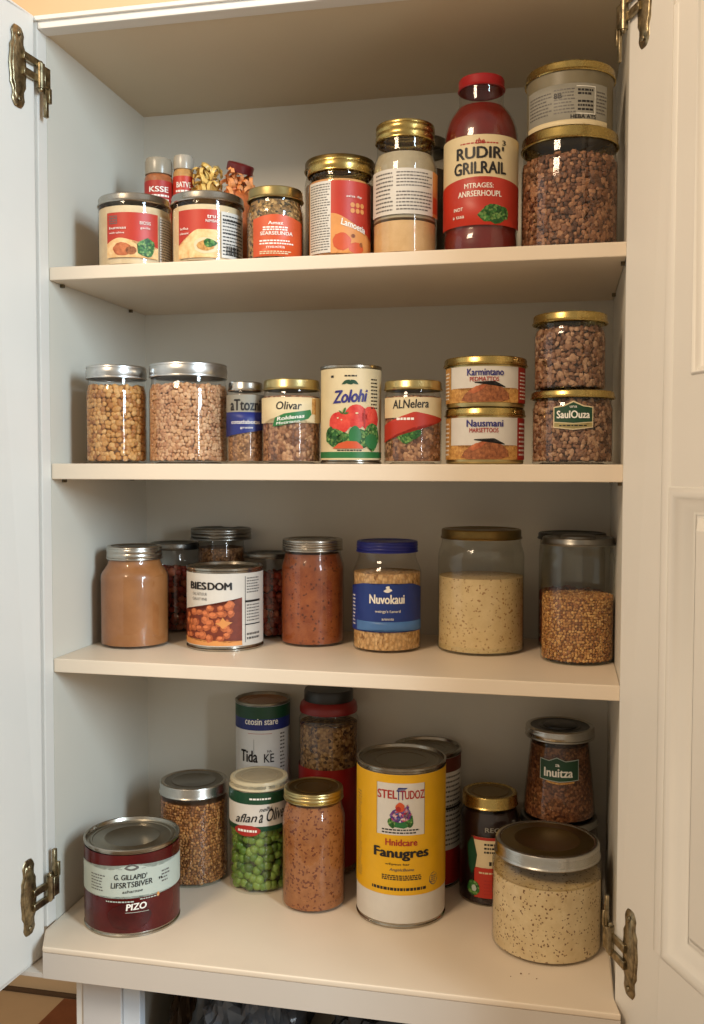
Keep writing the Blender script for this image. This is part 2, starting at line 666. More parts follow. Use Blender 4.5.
for top, th in ((S1, 0.0146), (S2, 0.0177), (S3, 0.0157)):
    sh = box('shelf', (XL + 0.0003, W - 0.0004, FT, D, top - th, top), SHELF, cab, 0.0014, 3)
    for x0, x1 in ((XL + 0.0004, XL + 0.0045), (W - 0.0045, W - 0.0004)):
        for y in (0.045, 0.225):
            bm = bmesh.new()
            add_box(bm, x0, x1, y - 0.002, y + 0.002, top - th - 0.0038, top - th - 0.0002)
            bmesh.ops.recalc_face_normals(bm, faces=bm.faces)
            from_bm('shelf_pin', bm, sh, [BRASS_DK])
# bottom board with its deep front edge
bm = bmesh.new()
pts = [(0.0150, -0.043), (0.6215, -0.043), (0.6165, -0.0135), (0.6150, D), (-0.0025, D), (-0.0025, -0.006)]
lo = [bm.verts.new((x, y, S4 - 0.0065)) for x, y in pts]
hi = [bm.verts.new((x, y, S4)) for x, y in pts]
for i in range(6):
    bm.faces.new((lo[i], lo[(i + 1) % 6], hi[(i + 1) % 6], hi[i]))
bm.faces.new(hi)
bm.faces.new(lo[::-1])
bmesh.ops.recalc_face_normals(bm, faces=bm.faces)
bmesh.ops.bevel(bm, geom=list(bm.edges), offset=0.0022, segments=3, profile=0.6, affect='EDGES')
bmesh.ops.recalc_face_normals(bm, faces=bm.faces)
board = from_bm('bottom_board', bm, cab, [SHELF])
bm = bmesh.new()
pts = [(0.0153, -0.0425), (0.6211, -0.0425), (0.6161, -0.0133), (0.6146, 0.010), (-0.0022, 0.010), (-0.0022, -0.006)]
lo = [bm.verts.new((x, y, S4 - 0.035)) for x, y in pts]
hi = [bm.verts.new((x, y, S4 - 0.0066)) for x, y in pts]
for i in range(6):
    bm.faces.new((lo[i], lo[(i + 1) % 6], hi[(i + 1) % 6], hi[i]))
bm.faces.new(hi)
bm.faces.new(lo[::-1])
add_box(bm, -0.0230, 0.6000, -0.0420, 0.009, S4 - 0.0349, S4 - 0.0305)
bmesh.ops.recalc_face_normals(bm, faces=bm.faces)
from_bm('front_rail', bm, cab, [paint('rail_paint', rgb(202, 192, 180))])

def hinge_leaf(n=40):
    pts = []
    for i in range(n):
        a = 2 * PI * i / n
        z = 0.043 * math.sin(a)
        w = 0.0138 * (abs(math.cos(a)) ** 0.55) * (1 if math.cos(a) >= 0 else -1)
        t = abs(z) / 0.043
        w *= 1 - 0.28 * math.exp(-((t - 0.62) / 0.10) ** 2) + 0.05 * math.cos(t * 30)
        pts.append((w, z))
    return pts
def cyl(bm, c, r, z0, z1, n=14):
    a = [bm.verts.new((c[0] + r * math.cos(2 * PI * i / n), c[1] + r * math.sin(2 * PI * i / n), z0)) for i in range(n)]
    b = [bm.verts.new((v.co.x, v.co.y, z1)) for v in a]
    for i in range(n):
        bm.faces.new((a[i], a[(i + 1) % n], b[(i + 1) % n], b[i]))
    bm.faces.new(a[::-1])
    bm.faces.new(b)
def make_hinge(door, sgn, zc, s0, flip, reach=1.0):
    """ornate lipped-door hinge; y*sgn is the inner side of the door"""
    bm = bmesh.new()
    for k, (sc, y0, y1) in enumerate(((1.0, 0.0002, 0.0016), (0.72, 0.0016, 0.0026))):
        lo = [bm.verts.new((s0 + w * sc, sgn * y0, zc + z * (sc if k == 0 else 0.84))) for w, z in hinge_leaf()]
        hi = [bm.verts.new((s0 + w * sc * .9, sgn * y1, zc + z * (sc if k == 0 else 0.84) * .97)) for w, z in hinge_leaf()]
        n = len(lo)
        for i in range(n):
            bm.faces.new((lo[i], lo[(i + 1) % n], hi[(i + 1) % n], hi[i]))
        bm.faces.new(hi)
        bm.faces.new(lo[::-1])
    for dz in (-0.034, 0.034):                       # screw heads
        m = Matrix.Translation((s0, sgn * 0.0030, zc + dz)) @ Matrix.Diagonal((0.0030, 0.0012, 0.0030, 1))
        bmesh.ops.create_uvsphere(bm, u_segments=12, v_segments=8, radius=1.0, matrix=m)
    # two arms from the leaf to the knuckle
    for za, zb in ((0.010, 0.017), (-0.006, 0.001)):
        add_box(bm, -0.004, s0 - 0.004, *sorted((sgn * 0.0016, sgn * 0.0056)), zc + za * flip - .0005, zc + zb * flip + .0005) if flip > 0 else \
            add_box(bm, -0.004, s0 - 0.004, *sorted((sgn * 0.0016, sgn * 0.0056)), zc - zb - .0005, zc - za + .0005)
    cyl(bm, (-0.004, sgn * 0.0066), 0.0062, zc - 0.013, zc + 0.013)
    for dz in (-0.0135, 0.0135):
        m = Matrix.Translation((-0.004, sgn * 0.0066, zc + dz)) @ Matrix.Diagonal((0.0040, 0.0040, 0.0034, 1))
        bmesh.ops.create_uvsphere(bm, u_segments=12, v_segments=8, radius=1.0, matrix=m)
    # wing fixed to the frame: block and a long spring finger
    add_box(bm, -0.0185, -0.006, *sorted((sgn * 0.0046, sgn * 0.0125)), zc - 0.011, zc + 0.011)
    a, b = (-0.042, -0.012) if flip > 0 else (0.012, 0.042)
    add_box(bm, -0.0150, -0.0085, *sorted((sgn * 0.0066, sgn * 0.0118)), zc + a, zc + b)
    a, b = (-0.026, -0.010) if flip > 0 else (0.010, 0.026)
    add_box(bm, -0.0200, -0.0140, *sorted((sgn * 0.0070, sgn * 0.0135)), zc + a, zc + b)
    for v in bm.verts:                               # how far the knuckle stands off the door edge
        if v.co.x < 0.006:
            v.co.x = 0.006 + (v.co.x - 0.006) * reach
        if abs(v.co.y) > 0.002 and v.co.x < 0.012:
            v.co.y = sgn * (0.002 + (abs(v.co.y) - 0.002) * reach)
    bmesh.ops.recalc_face_normals(bm, faces=bm.faces)
    bmesh.ops.bevel(bm, geom=[e for e in bm.edges if e.calc_length() > 0.003], offset=0.0004, segments=1, affect='EDGES')
    return from_bm('hinge', bm, door, [BRASS], 40)

def frustum(bm, x0, x1, z0, z1, y0, inset, y1):
    a = [bm.verts.new(c) for c in ((x0, y0, z0), (x1, y0, z0), (x1, y0, z1), (x0, y0, z1))]
    b = [bm.verts.new(c) for c in ((x0 + inset, y1, z0 + inset), (x1 - inset, y1, z0 + inset), (x1 - inset, y1, z1 - inset), (x0 + inset, y1, z1 - inset))]
    for i in range(4):
        bm.faces.new((a[i], a[(i + 1) % 4], b[(i + 1) % 4], b[i]))
    bm.faces.new(b)
    return b

def make_door(name, origin, ang, sgn, width, z0, z1, stile, panels, hinges, bead=None):
    T = 0.019
    st0 = stile
    y0, y1 = sorted((0.0, -sgn * T))
    bm = bmesh.new()
    def bx(*d):
        add_box(bm, *d)
    bx(0, stile, y0, y1, z0, z1)
    bx(width - stile, width, y0, y1, z0, z1)
    zs = [z0] + [z for p in panels for z in p[:2]] + [z1]
    for k in range(0, len(zs), 2):
        bx(stile, width - stile, y0, y1, zs[k], zs[k + 1])
    for p in panels:                                 # stiles are wider beside some panels
        if len(p) > 3 and p[3] > stile:
            bx(stile, p[3] + 0.0005, y0, y1, p[0], p[1])
            bx(width - p[3] - 0.0005, width - stile, y0, y1, p[0], p[1])
    bmesh.ops.remove_doubles(bm, verts=bm.verts, dist=1e-6)
    bmesh.ops.recalc_face_normals(bm, faces=bm.faces)
    outer = [e for e in bm.edges if abs(e.verts[0].co.y) < 1e-6 and abs(e.verts[1].co.y) < 1e-6 and e.is_manifold and
             (all(abs(v.co.x) < 1e-6 for v in e.verts) or all(abs(v.co.z - z0) < 1e-6 for v in e.verts) or all(abs(v.co.z - z1) < 1e-6 for v in e.verts))]
    bmesh.ops.bevel(bm, geom=outer, offset=0.0035, segments=3, profile=0.5, affect='EDGES')
    door = from_bm(name, bm, cab, [CREAM])
    door.location = origin
    door.rotation_euler = (0, 0, ang)
    if bead:
        bm = bmesh.new()
        a, b = bead[2], bead[3]
        prof = [(bead[0], -.0003), (bead[0] + .0015, .0014), (bead[0] + .005, .0020), (bead[1] - .004, .0016), (bead[1] - .001, .0008), (bead[1], -.0003)]
        ra = [bm.verts.new((s, sgn * h, a)) for s, h in prof]
        rb = [bm.verts.new((s, sgn * h, b)) for s, h in prof]
        for i in range(len(prof) - 1):
            bm.faces.new((ra[i], ra[i + 1], rb[i + 1], rb[i]))
        bm.faces.new(ra)
        bm.faces.new(rb)
        bmesh.ops.recalc_face_normals(bm, faces=bm.faces)
        from_bm('stile_bead', bm, door, [CREAM], 50)
    for pan in panels:
        a, b = pan[:2]
        dp = pan[4] if len(pan) > 4 else 1.0
        mw = pan[2] if len(pan) > 2 else 1.0
        stile = pan[3] if len(pan) > 3 else st0
        # moulding: a bead standing proud, then an ogee down to the field
        bm = bmesh.new()
        prof = [(0.0, 0.0), (0.002, 0.0016), (0.005, 0.0020), (0.008, 0.0012), (0.010, -0.0010), (0.016, -0.0030), (0.021, -0.0068), (0.024, -0.0072)]
        rings = []
        for d, h in prof:
            d *= mw
            h = h * dp if h < 0 else h
            rings.append([bm.verts.new((x, sgn * h, z)) for x, z in ((stile + d - .003, a + d - .003), (width - stile - d + .003, a + d - .003),
                                                                   (width - stile - d + .003, b - d + .003), (stile + d - .003, b - d + .003))])
        for r0, r1 in zip(rings, rings[1:]):
            for i in range(4):
                bm.faces.new((r0[i], r0[(i + 1) % 4], r1[(i + 1) % 4], r1[i]))
        bmesh.ops.recalc_face_normals(bm, faces=bm.faces)
        from_bm('panel_moulding', bm, door, [CREAM], 50)
        bm = bmesh.new()
        add_box(bm, stile - .002, width - stile + .002, *sorted((-sgn * 0.0076 * dp, -sgn * 0.016)), a - .002, b + .002)
        ins = 0.012 + 0.024 * mw
        frustum(bm, stile + ins - .012, width - stile - ins + .012, a + ins - .012, b - ins + .012, -sgn * 0.0076 * dp, 0.010, -sgn * 0.0022 * dp)
        bmesh.ops.recalc_face_normals(bm, faces=bm.faces)
        from_bm('door_panel', bm, door, [CREAM], 30)
    for zc, flip in hinges:
        make_hinge(door, sgn, zc, 0.0290 if sgn > 0 else 0.0310, flip, 0.78 if sgn > 0 else 0.6)
    return door

phiL, phiR = 0.1317, 0.445
make_door('door', (-0.0028, -0.005, 0), math.atan2(-math.cos(phiL), -math.sin(phiL)), 1, 0.315, -0.548, TOP + 0.0125, 0.085,
          [(-0.46, -0.03), (0.05, 0.40)], [(0.424, 1), (-0.470, -1)])
make_door('door', (0.6160, -0.013, 0), math.atan2(-math.cos(phiR), math.sin(phiR)), -1, 0.315, -0.548, TOP + 0.0125, 0.081,
          [(-0.434, -0.0165, 1.0, 0.0865, 1.6), (0.0835, 0.40, 0.4, 0.1185)], [(0.427, 1), (-0.459, -1)], (0.0715, 0.0865, -0.434, 0.40))

# ------------------------------------------------------------------ the room around it
wb = structure(box('wall_back', (-1.3, 1.9, 0.290, 0.330, -1.35, 1.3), WALLM))
so = structure(box('wall_soffit', (-1.3, 1.9, 0.0005, 0.2895, TOP + 0.0145, 1.3), WALLM))
structure(box('floor', (-1.3, 1.9, -2.4, 0.330, -1.40, -1.35), paint('floor_paint', rgb(150, 118, 84), 0.15)))

# lower cupboard under the bottom board
base = thing('base_cupboard', 'grey white lower cupboard frame below the bottom board of the pantry', 'cupboard', (0, 0, -1.35))
GREYW = paint('grey_white_paint', rgb(206, 202, 198))
COOL_LIT = paint('cool_lit_white', rgb(206, 214, 222))  # bluish light on the stile's inner return, put into its white
zt = S4 - 0.0355 + 1.35
box('end_strip', (0.0295, 0.0375, 0.004, 0.020, 0.0, zt), CREAM, base, 0.0008)
box('stile', (0.0385, 0.0850, 0.002, 0.020, 0.0, zt), GREYW, base, 0.0010)
box('inner_stile', (0.0855, 0.1060, 0.006, 0.020, 0.0, zt), COOL_LIT, base, 0.0008)
box('side_panel', (0.0295, 0.0450, 0.0205, 0.2750, 0.0, zt), CREAM_IN, base)
box('side_panel', (0.600, 0.615, 0.002, 0.2750, 0.0, zt), CREAM_IN, base)
box('back_panel', (0.0455, 0.5995, 0.262, 0.2750, 0.0, zt), CREAM_IN, base)
sh_low = box('shelf', (0.0455, 0.5995, 0.030, 0.2615, 0.52, 0.536), flat('dark_shelf', rgb(66, 58, 50), 0.6), base)

# counter and boards glimpsed at the lower left
structure(box('trim_1', (-0.60, 0.0290, 0.270, 0.2895, -0.7555, -0.620), paint('tan_trim', rgb(186, 166, 138), 0.08)))
structure(box('trim_2', (-0.60, 0.0290, 0.262, 0.2895, -0.7590, -0.7560), flat('gap_line', rgb(70, 52, 36), 0.7)))
ct = box('counter_top', (-0.60, 0.0285, -0.22, 0.2895, -0.790, -0.7595), paint('tan_counter', rgb(168, 146, 118), 0.1))
tag(ct, 'tan side counter seen under the open door at the lower left', 'counter')
bm = bmesh.new()
pts = [(-0.134, -0.05), (0.026, -0.05), (0.026, 0.250), (-0.122, 0.250)]
lo = [bm.verts.new((x, y, -0.7590)) for x, y in pts]
hi = [bm.verts.new((x, y, -0.7520)) for x, y in pts]
for i in range(4):
    bm.faces.new((lo[i], lo[(i + 1) % 4], hi[(i + 1) % 4], hi[i]))
bm.faces.new(hi)
bm.faces.new(lo[::-1])
bmesh.ops.recalc_face_normals(bm, faces=bm.faces)
cb = from_bm('wooden_board', bm, None, [puree('brown_wood', rgb(98, 52, 26), rgb(122, 70, 38), 14)])
tag(cb, 'brown wooden board lying on the tan counter against the lower cupboard', 'board')

# crumpled bags in the lower cupboard
def bag_mesh(name, dims, seed, mat, pinch=0.0):
    rnd = random.Random(seed)
    bm = bmesh.new()
    bmesh.ops.create_icosphere(bm, subdivisions=5, radius=1.0)
    ph = [Vector((rnd.uniform(-1, 1), rnd.uniform(-1, 1), rnd.uniform(-1, 1))).normalized() for _ in range(26)]
    fr = [rnd.uniform(3, 15) for _ in ph]
    for v in bm.verts:
        d = v.co.normalized()
        k = 0.0
        for p, f in zip(ph, fr):
            t = p.dot(d) * f
            k += (abs((t % 2) - 1) - 0.5) * 0.55 / f ** 0.62
        k = 1 + 0.28 * k
        z = max(-0.8, d.z * k)
        t = max(0.0, d.z)
        w = k * (1 - pinch * t ** 2)
        q = lambda c: math.copysign(abs(c) ** 0.75, c)
        v.co = (q(d.x) * w * dims[0], q(d.y) * w * dims[1], (z + 0.8) * dims[2])
    return from_bm(name, bm, None, [mat], 22)
PLAST = glass('clear_plastic', (0.80, 0.82, 0.84), (0.42, 0.44, 0.46), 1.7)
bz = -1.35 + 0.5365
b1 = bag_mesh('plastic_bag', (0.066, 0.085, 0.128), 3, flat('milky_plastic', rgb(92, 98, 106), 0.22, 0, 0.3, 30), 0.25)
b1.location = (0.190, 0.150, bz)
tag(b1, 'crumpled clear grey plastic bag in the lower cupboard beside the stile', 'bag', 'bags in the lower cupboard')
b2 = bag_mesh('plastic_bag', (0.085, 0.085, 0.118), 9, flat('dark_plastic', rgb(44, 50, 60), 0.25, 0, 0.3, 30), 0.2)
b2.location = (0.375, 0.150, bz)
tag(b2, 'dark crumpled plastic bag in the lower cupboard right of the clear bag', 'bag', 'bags in the lower cupboard')
b3 = bag_mesh('paper_bag', (0.020, 0.050, 0.110), 5, flat('brown_bag', rgb(86, 68, 50), 0.7, 0, 0.3, 40), 0.3)
b3.location = (0.100, 0.180, bz)
tag(b3, 'narrow brown bag in the lower cupboard behind the pale stile', 'bag', 'bags in the lower cupboard')

# ------------------------------------------------------------------ shared finishes
GOLD = metal('gold_lid', rgb(188, 162, 98), 0.27)
GOLD_DK = metal('dull_gold_lid', rgb(138, 116, 70), 0.33)
GOLD_PALE = metal('pale_gold_lid', rgb(190, 172, 120), 0.3)
SILVER = metal('silver_lid', rgb(186, 182, 174), 0.26)
SILVER_BR = metal('bright_silver_lid', rgb(206, 206, 204), 0.3)
STEEL = metal('tin_plate', rgb(170, 164, 152), 0.24)
STEEL_DK = metal('dull_tin_plate', rgb(146, 140, 126), 0.34)
PEWTER = metal('pewter_lid', rgb(134, 132, 126), 0.3)
BLACKLID = flat('black_lid', rgb(38, 38, 38), 0.35)
DARKLID = metal('dark_lid', rgb(74, 74, 72), 0.35)
GLASS = glass('jar_glass')
GLASS_G = glass('greenish_jar_glass', (0.965, 0.972, 0.94), (0.52, 0.54, 0.46))
GLASS_D = glass('smoky_jar_glass', (0.86, 0.84, 0.80), (0.34, 0.33, 0.30))
PLASTIC_CLEAR = glass('clear_cap', (0.80, 0.78, 0.74), (0.55, 0.53, 0.5), 1.5)
PAPER = flat('white_paper', rgb(212, 206, 196), 0.55, 0, 0.03)
PAPER_G = flat('grey_paper', rgb(142, 138, 126), 0.6, 0, 0.06)
CREAMP = flat('cream_paper', rgb(216, 198, 158), 0.5, 0, 0.03)
INK = flat('black_ink', rgb(26, 22, 22), 0.5, 0, 0.02)
INKG = flat('grey_ink', rgb(96, 92, 88), 0.5, 0, 0.02)
INKB = flat('blue_ink', rgb(46, 42, 118), 0.5, 0, 0.05)
INKW = flat('white_ink', rgb(240, 236, 226), 0.5, 0, 0.02)
INKR = flat('red_ink', rgb(168, 42, 32), 0.5, 0, 0.05)
REDL = flat('red_label', rgb(182, 48, 30), 0.45, 0, 0.06, 40)
ORANGEL = flat('orange_label', rgb(202, 82, 40), 0.45, 0, 0.06, 40)
AMBERL = flat('amber_label', rgb(216, 146, 80), 0.5, 0, 0.08, 60)
GREENL = flat('green_label', rgb(38, 112, 58), 0.45, 0, 0.06)
DKGREEN = flat('dark_green_label', rgb(20, 66, 40), 0.45, 0, 0.06)
NAVY = flat('navy_label', rgb(30, 42, 112), 0.45, 0, 0.06)
BLUE = flat('blue_label', rgb(22, 52, 128), 0.42, 0, 0.05)
BLUE2 = flat('light_blue_label', rgb(74, 118, 176), 0.42, 0, 0.08)
LEAF = grainy('leaf_print', [(0.0, rgb(24, 74, 34)), (0.6, rgb(60, 120, 54)), (1.0, rgb(128, 164, 90))], 420, 0.0, 0.5)
TOMATO = puree('tomato_print', rgb(196, 36, 34), rgb(226, 84, 66), 90, 0.45)
FOODP = puree('meat_print', rgb(104, 54, 28), rgb(176, 108, 64), 260, 0.5)
WHEATP = puree('wheat_print', rgb(164, 108, 50), rgb(214, 164, 92), 300, 0.5)
CHUNKP = puree('chunk_print', rgb(146, 66, 34), rgb(204, 118, 72), 120, 0.5)
HUMP = puree('dip_print', rgb(222, 170, 110), rgb(240, 206, 152), 120, 0.5)

def spot(name, label, cat, x, y, z, extra=0.0, group=None):
    return thing(name, label, cat, (x, y, z), face(x, y, extra), group)

# ================================================================== TOP SHELF
Z = S1
# two dip tubs -------------------------------------------------------
def dip_tub(label, x, y, r, h, rl, lz, design):
    t = spot('dip_jar', label, 'jar', x, y, Z, 0, 'dip jars on the top shelf')
    rf = glass_radius(r, r * 0.985, h * 0.80, lz - 0.001)
    lathe('glass', [(0, .002), (rf(0) * .9, .0005)] + [(rf(z), z) for z in (0.001, 0.0025, 0.0042, 0.006, h * .5, h * .8, lz + .002)], GLASS, t)
    fill_smooth(t, rf, lz - 0.006, puree('chickpea_dip', rgb(212, 186, 146), rgb(228, 206, 168), 60, 0.5))
    lid_plain(t, rl, lz - 0.001, h, SILVER)
    R = r + 0.0004
    if design == 0:
        u = [R * math.asin(v) for v in (-.72, .61)]
        lb = decal('label', t, R, [
            (REDL, [rect(u[0], u[1], .010, .0595)], 1),
            (HUMP, [band(u[0], u[1], const(.010), lambda q: .0255 + .006 * math.sin((q - u[0]) * 95))], 2),
            (CHUNKP, [blob(-.014, .019, .0105, .0075)], 3),
            (FOODP, [blob(-.004, .0175, .006, .0045)], 4),
            (LEAF, [blob(.0125, .0215, .0105, .0098, 18, .16)], 5),
            (PAPER, [rect(R * .72, R * 1.45, .008, .0585)], 1),
            (INKG, words(R * .74, R * 1.40, .010, .057, 16, .95), 2),
            (INKG, [rect(u[0] + .003, u[0] + .0135, .047, .056)], 2),
            (REDL, words(u[0] + .0035, u[0] + .013, .0475, .0555, 3, .9), 3)])
        lettering('lettering', lb, R, [('humnas', INKW, u[0] + .014, .041, .020, .0030, .01, 0), ('BIOSIS', INKW, .0115, .0465, .012, .0035, .01, 0),
                                       ('with tahine', INKW, u[0] + .013, .036, .018, .0022, 0, 0), ('garlic', INKW, .0115, .041, .011, .003, .01, 0)], 6)
    else:
        u = [R * math.asin(v) for v in (-.78, .27)]
        lb = decal('label', t, R, [
            (REDL, [rect(u[0], u[1], .0055, .0575)], 1),
            (HUMP, [band(u[0], u[1], const(.0055), lambda q: .020 + .016 * smooth(max(0, min(1, (q - u[0]) / .026))))], 2),
            (CREAMP, [blob(-.002, .0185, .0135, .0085)], 3),
            (WHEATP, [blob(-.002, .0185, .0095, .0058)], 4),
            (LEAF, [blob(.002, .0215, .0075, .0045, 16, .2)], 5),
            (PAPER, [rect(R * .38, R * 1.30, .0065, .0565)], 1),
            (INK, words(R * .42, R * 1.24, .0085, .054, 12, .95), 2),
            (INK, [rect(R * .42, R * 1.15, .0465, .0478), rect(R * .42, R * 1.15, .0335, .0343)], 3),
            (INK, [rect(R * .52 + k * .0011, R * .52 + k * .0011 + random.uniform(.0003, .0008), .010, .020) for k in range(18)], 3)])
        lettering('lettering', lb, R, [('tru', INKW, .004, .048, .009, .0035, .01, 0), ('NIMBA', INKW, .004, .0435, .012, .003, .01, 0),
                                       ('lefka', INKW, u[0] + .009, .036, .011, .0026, 0, 0), ('classic', INKW, u[0] + .009, .031, .012, .0024, 0, 0)], 6)
dip_tub('squat dip jar with dark green garnish printed on red label, nearest the left wall', .0759, .0727, .0410, .0822, .0420, .0735, 0)
dip_tub('squat dip jar with wide white nutrition panel beside its red label', .1659, .0693, .0396, .0784, .0418, .0695, 1)

# spice jars and bundles behind the dip tubs
def spice_bottle(label, x, y, r, h, lz, capz, dark):
    t = spot('spice_bottle', label, 'bottle', x, y, Z, 0, 'spice bottles behind the dip jars')
    lathe('bottle_body', [(0, 0), (r - .001, 0), (r, .002), (r, capz - .004), (r - .0015, capz - .001), (r * .82, capz), (r * .82, capz + .002)],
          flat('spice_fill' + dark, rgb(160, 96, 58) if dark == 'a' else rgb(186, 140, 84), 0.35, 0, .2, 200), t)
    lb = decal('label', t, r + .0003, [(INKR if dark == 'a' else REDL, [rect(-r * 1.5, r * 1.5, lz - .045, lz)], 1),
                                      (INKW, words(-r * .8, r * .8, lz - .030, lz - .016, 3, .95, .5), 2)])
    lettering('lettering', lb, r + .0003, [('KSSE' if dark == 'a' else 'BATVE', INKW, 0, lz - .014, r * 1.4, .0065, .02, 0)], 3)
    c = lathe('cap', [(r * .80, capz), (r * .96, capz + .0005), (r * .98, capz + .004), (r * .98, h - .005), (r * .9, h - .001), (r * .6, h), (0, h)],
              flat('milky_cap' + dark, rgb(150, 142, 126) if dark == 'a' else rgb(168, 160, 146), 0.25, 0, .06), t, 40, 30)
spice_bottle('spice bottle with broad cloudy cap and dark red label, beside the left wall', .0725, .150, .0169, .1536, .1120 + .012, .1330, 'a')
spice_bottle('slimmer spice bottle with whitish cap and orange-red label, second from the left wall', .1030, .155, .0127, .1569, .1300, .1391, 'b')

def wrapped_bundle(name, label, x, y, r, h, mats, seed):
    rnd = random.Random(seed)
    t = spot(name, label, 'food', x, y, Z)
    bm = bmesh.new()
    lathe_bm(bm, [(0, 0), (r * .9, 0), (r, .004), (r * .96, h * .55), (r * .88, h * .72), (r * .7, h * .80), (0, h * .82)], 40)
    for v in bm.verts:
        if v.co.z > .01:
            k = 1 + rnd.uniform(-.09, .09)
            v.co.x *= k
            v.co.y *= k
    bmesh.ops.recalc_face_normals(bm, faces=bm.faces)
    from_bm('bundle_body', bm, t, [mats[0]], 60)
    # loose curls sticking out of the top
    bm = bmesh.new()
    for k in range(60):
        a = rnd.uniform(0, 2 * PI)
        d = r * math.sqrt(rnd.random()) * .85
        c = Vector((d * math.sin(a), -d * math.cos(a), h * rnd.uniform(.72, .93)))
        R = rnd.uniform(.005, .0085)
        rot = Matrix.Rotation(rnd.uniform(0, PI), 3, 'X') @ Matrix.Rotation(rnd.uniform(0, PI), 3, 'Y')
        n = 9
        turn = rnd.uniform(2.2, 4.4)
        prev = None
        for i in range(n + 1):
            th = turn * i / n
            p = c + rot @ Vector((R * math.cos(th), R * math.sin(th), .0025 * th * .5))
            dr = math.hypot(p.x, p.y)
            if dr > r * 1.0:
                p.x, p.y = p.x * r / dr, p.y * r / dr
            p.z = min(p.z, h)
            w = rot @ Vector((0, 0, .0022))
            a_, b_ = bm.verts.new(p - w), bm.verts.new(p + w)
            if prev:
                bm.faces.new((prev[0], a_, b_, prev[1]))
            prev = (a_, b_)
    o = from_bm('curls', bm, t, [mats[1]], 60)
    o['kind'] = 'stuff'
    return t
wrapped_bundle('pasta_bag', 'clear bag of curly yellow pasta behind the second dip jar', .1354, .150, .0174, .1458,
               [flat('yellow_fill', rgb(196, 150, 74), .4, 0, .25, 120), flat('yellow_curl', rgb(222, 190, 112), .35, 0, .2, 200)], 4)
hb = wrapped_bundle('herb_jar', 'small jar of orange dried petals with a tilted dark red lid', .1740, .150, .0200, .1360,
               [flat('orange_fill', rgb(190, 104, 54), .45, 0, .3, 160), flat('orange_curl', rgb(224, 150, 92), .45, 0, .2, 200)], 8)
lidr = lathe('lid', [(.0150, -.005), (.0160, -.005), (.0164, .004), (.0148, .0058), (.006, .0066), (0, .0066)], flat('dark_red_lid', rgb(92, 20, 22), .35), hb, 40)
lidr.location = (.003, -.004, .1350)
lidr.rotation_euler = (math.radians(16), math.radians(14), 0)

# herb jar with gold lid -----------------------------------------------
t = spot('seasoning_jar', 'small gold-lidded jar of herb paste with orange label, third pack along top shelf', 'jar', .2475, .0631, Z)
rf = glass_radius(.0314, .0285, .052, .066)
glass_body(t, .0314, .0285, .052, .066, .078, GLASS)
fill_smooth(t, rf, .066, grainy('herb_paste', [(0.0, rgb(96, 74, 44)), (0.5, rgb(156, 120, 74)), (1.0, rgb(196, 160, 104))], 330, .4, .5, 1, rgb(60, 50, 28), 420, 0, .2))
lid_plain(t, .0313, .0680, .0802, GOLD_PALE)
R = .0318
lb = decal('label', t, R, [(ORANGEL, [band(-R * .85, R * 1.1, const(.004), lambda u: .0445 + .004 * math.cos(u * 60))], 1),
                           (INKW, words(-.014, .014, .031, .036, 2, .95, .4), 2), (INKW, words(-.018, .020, .016, .022, 2, .95, .5), 2), (CREAMP, words(-.018, .020, .006, .010, 2, .95), 2)])
lettering('lettering', lb, R, [('Amaz', INKW, .000, .0375, .016, .0035, .02, 0), ('SEARSEUNDA', INKW, .001, .0265, .036, .0038, .02, 0), ('mexita', INKW, 0, .0125, .02, .003, 0, 0)])

# orange label jar -------------------------------------------------------
t = spot('sauce_jar', 'gold-lidded jar with orange and yellow label and nutrition panel at its side', 'jar', .3193, .0661, Z)
rf = glass_radius(.0344, .0322, .080, .089)
glass_body(t, .0344, .0322, .080, .089, .103, GLASS)
fill_smooth(t, rf, .083, puree('orange_sauce', rgb(190, 126, 66), rgb(214, 156, 92), 60))
lid_screw(t, .0354, .0920, .1058, GOLD, GOLD, 1, .0003)
R = .0348
a0, a1, a2 = R * -1.12, R * -.27, R * 1.28
lb = decal('label', t, R, [(PAPER, [rect(a0, a1, .005, .080)], 1), (INKG, words(a0 + .002, a1 - .001, .007, .078, 26, .98, .5), 2),
                           (REDL, [rect(a1, a2, .004, .080)], 1),
                           (AMBERL, [band(a1, a2, const(.004), lambda u: .042 - .026 * smooth(max(0, min(1, (u - a1) / (a2 - a1)))) + .004)], 2),
                           (ORANGEL, [blob(a1 + .012, .016, .010, .009), blob(a1 + .028, .010, .009, .006)], 3),
                           (FOODP, [blob(a1 + .024, .0225, .0025, .002), blob(a1 + .034, .014, .002, .0025)], 4),
                           (AMBERL, [blob(.020 + dx, .052 + dz, .0026, .0026, 12, .02) for dx in (-.006, 0, .006) for dz in (-.003, .003)], 3)])
lettering('lettering', lb, R, [('Lamoetia', INKW, .0155, .030, .028, .007, .03, .2, -.28), ('salsa dip', INKW, .016, .062, .018, .003, .01, 0)], 5)

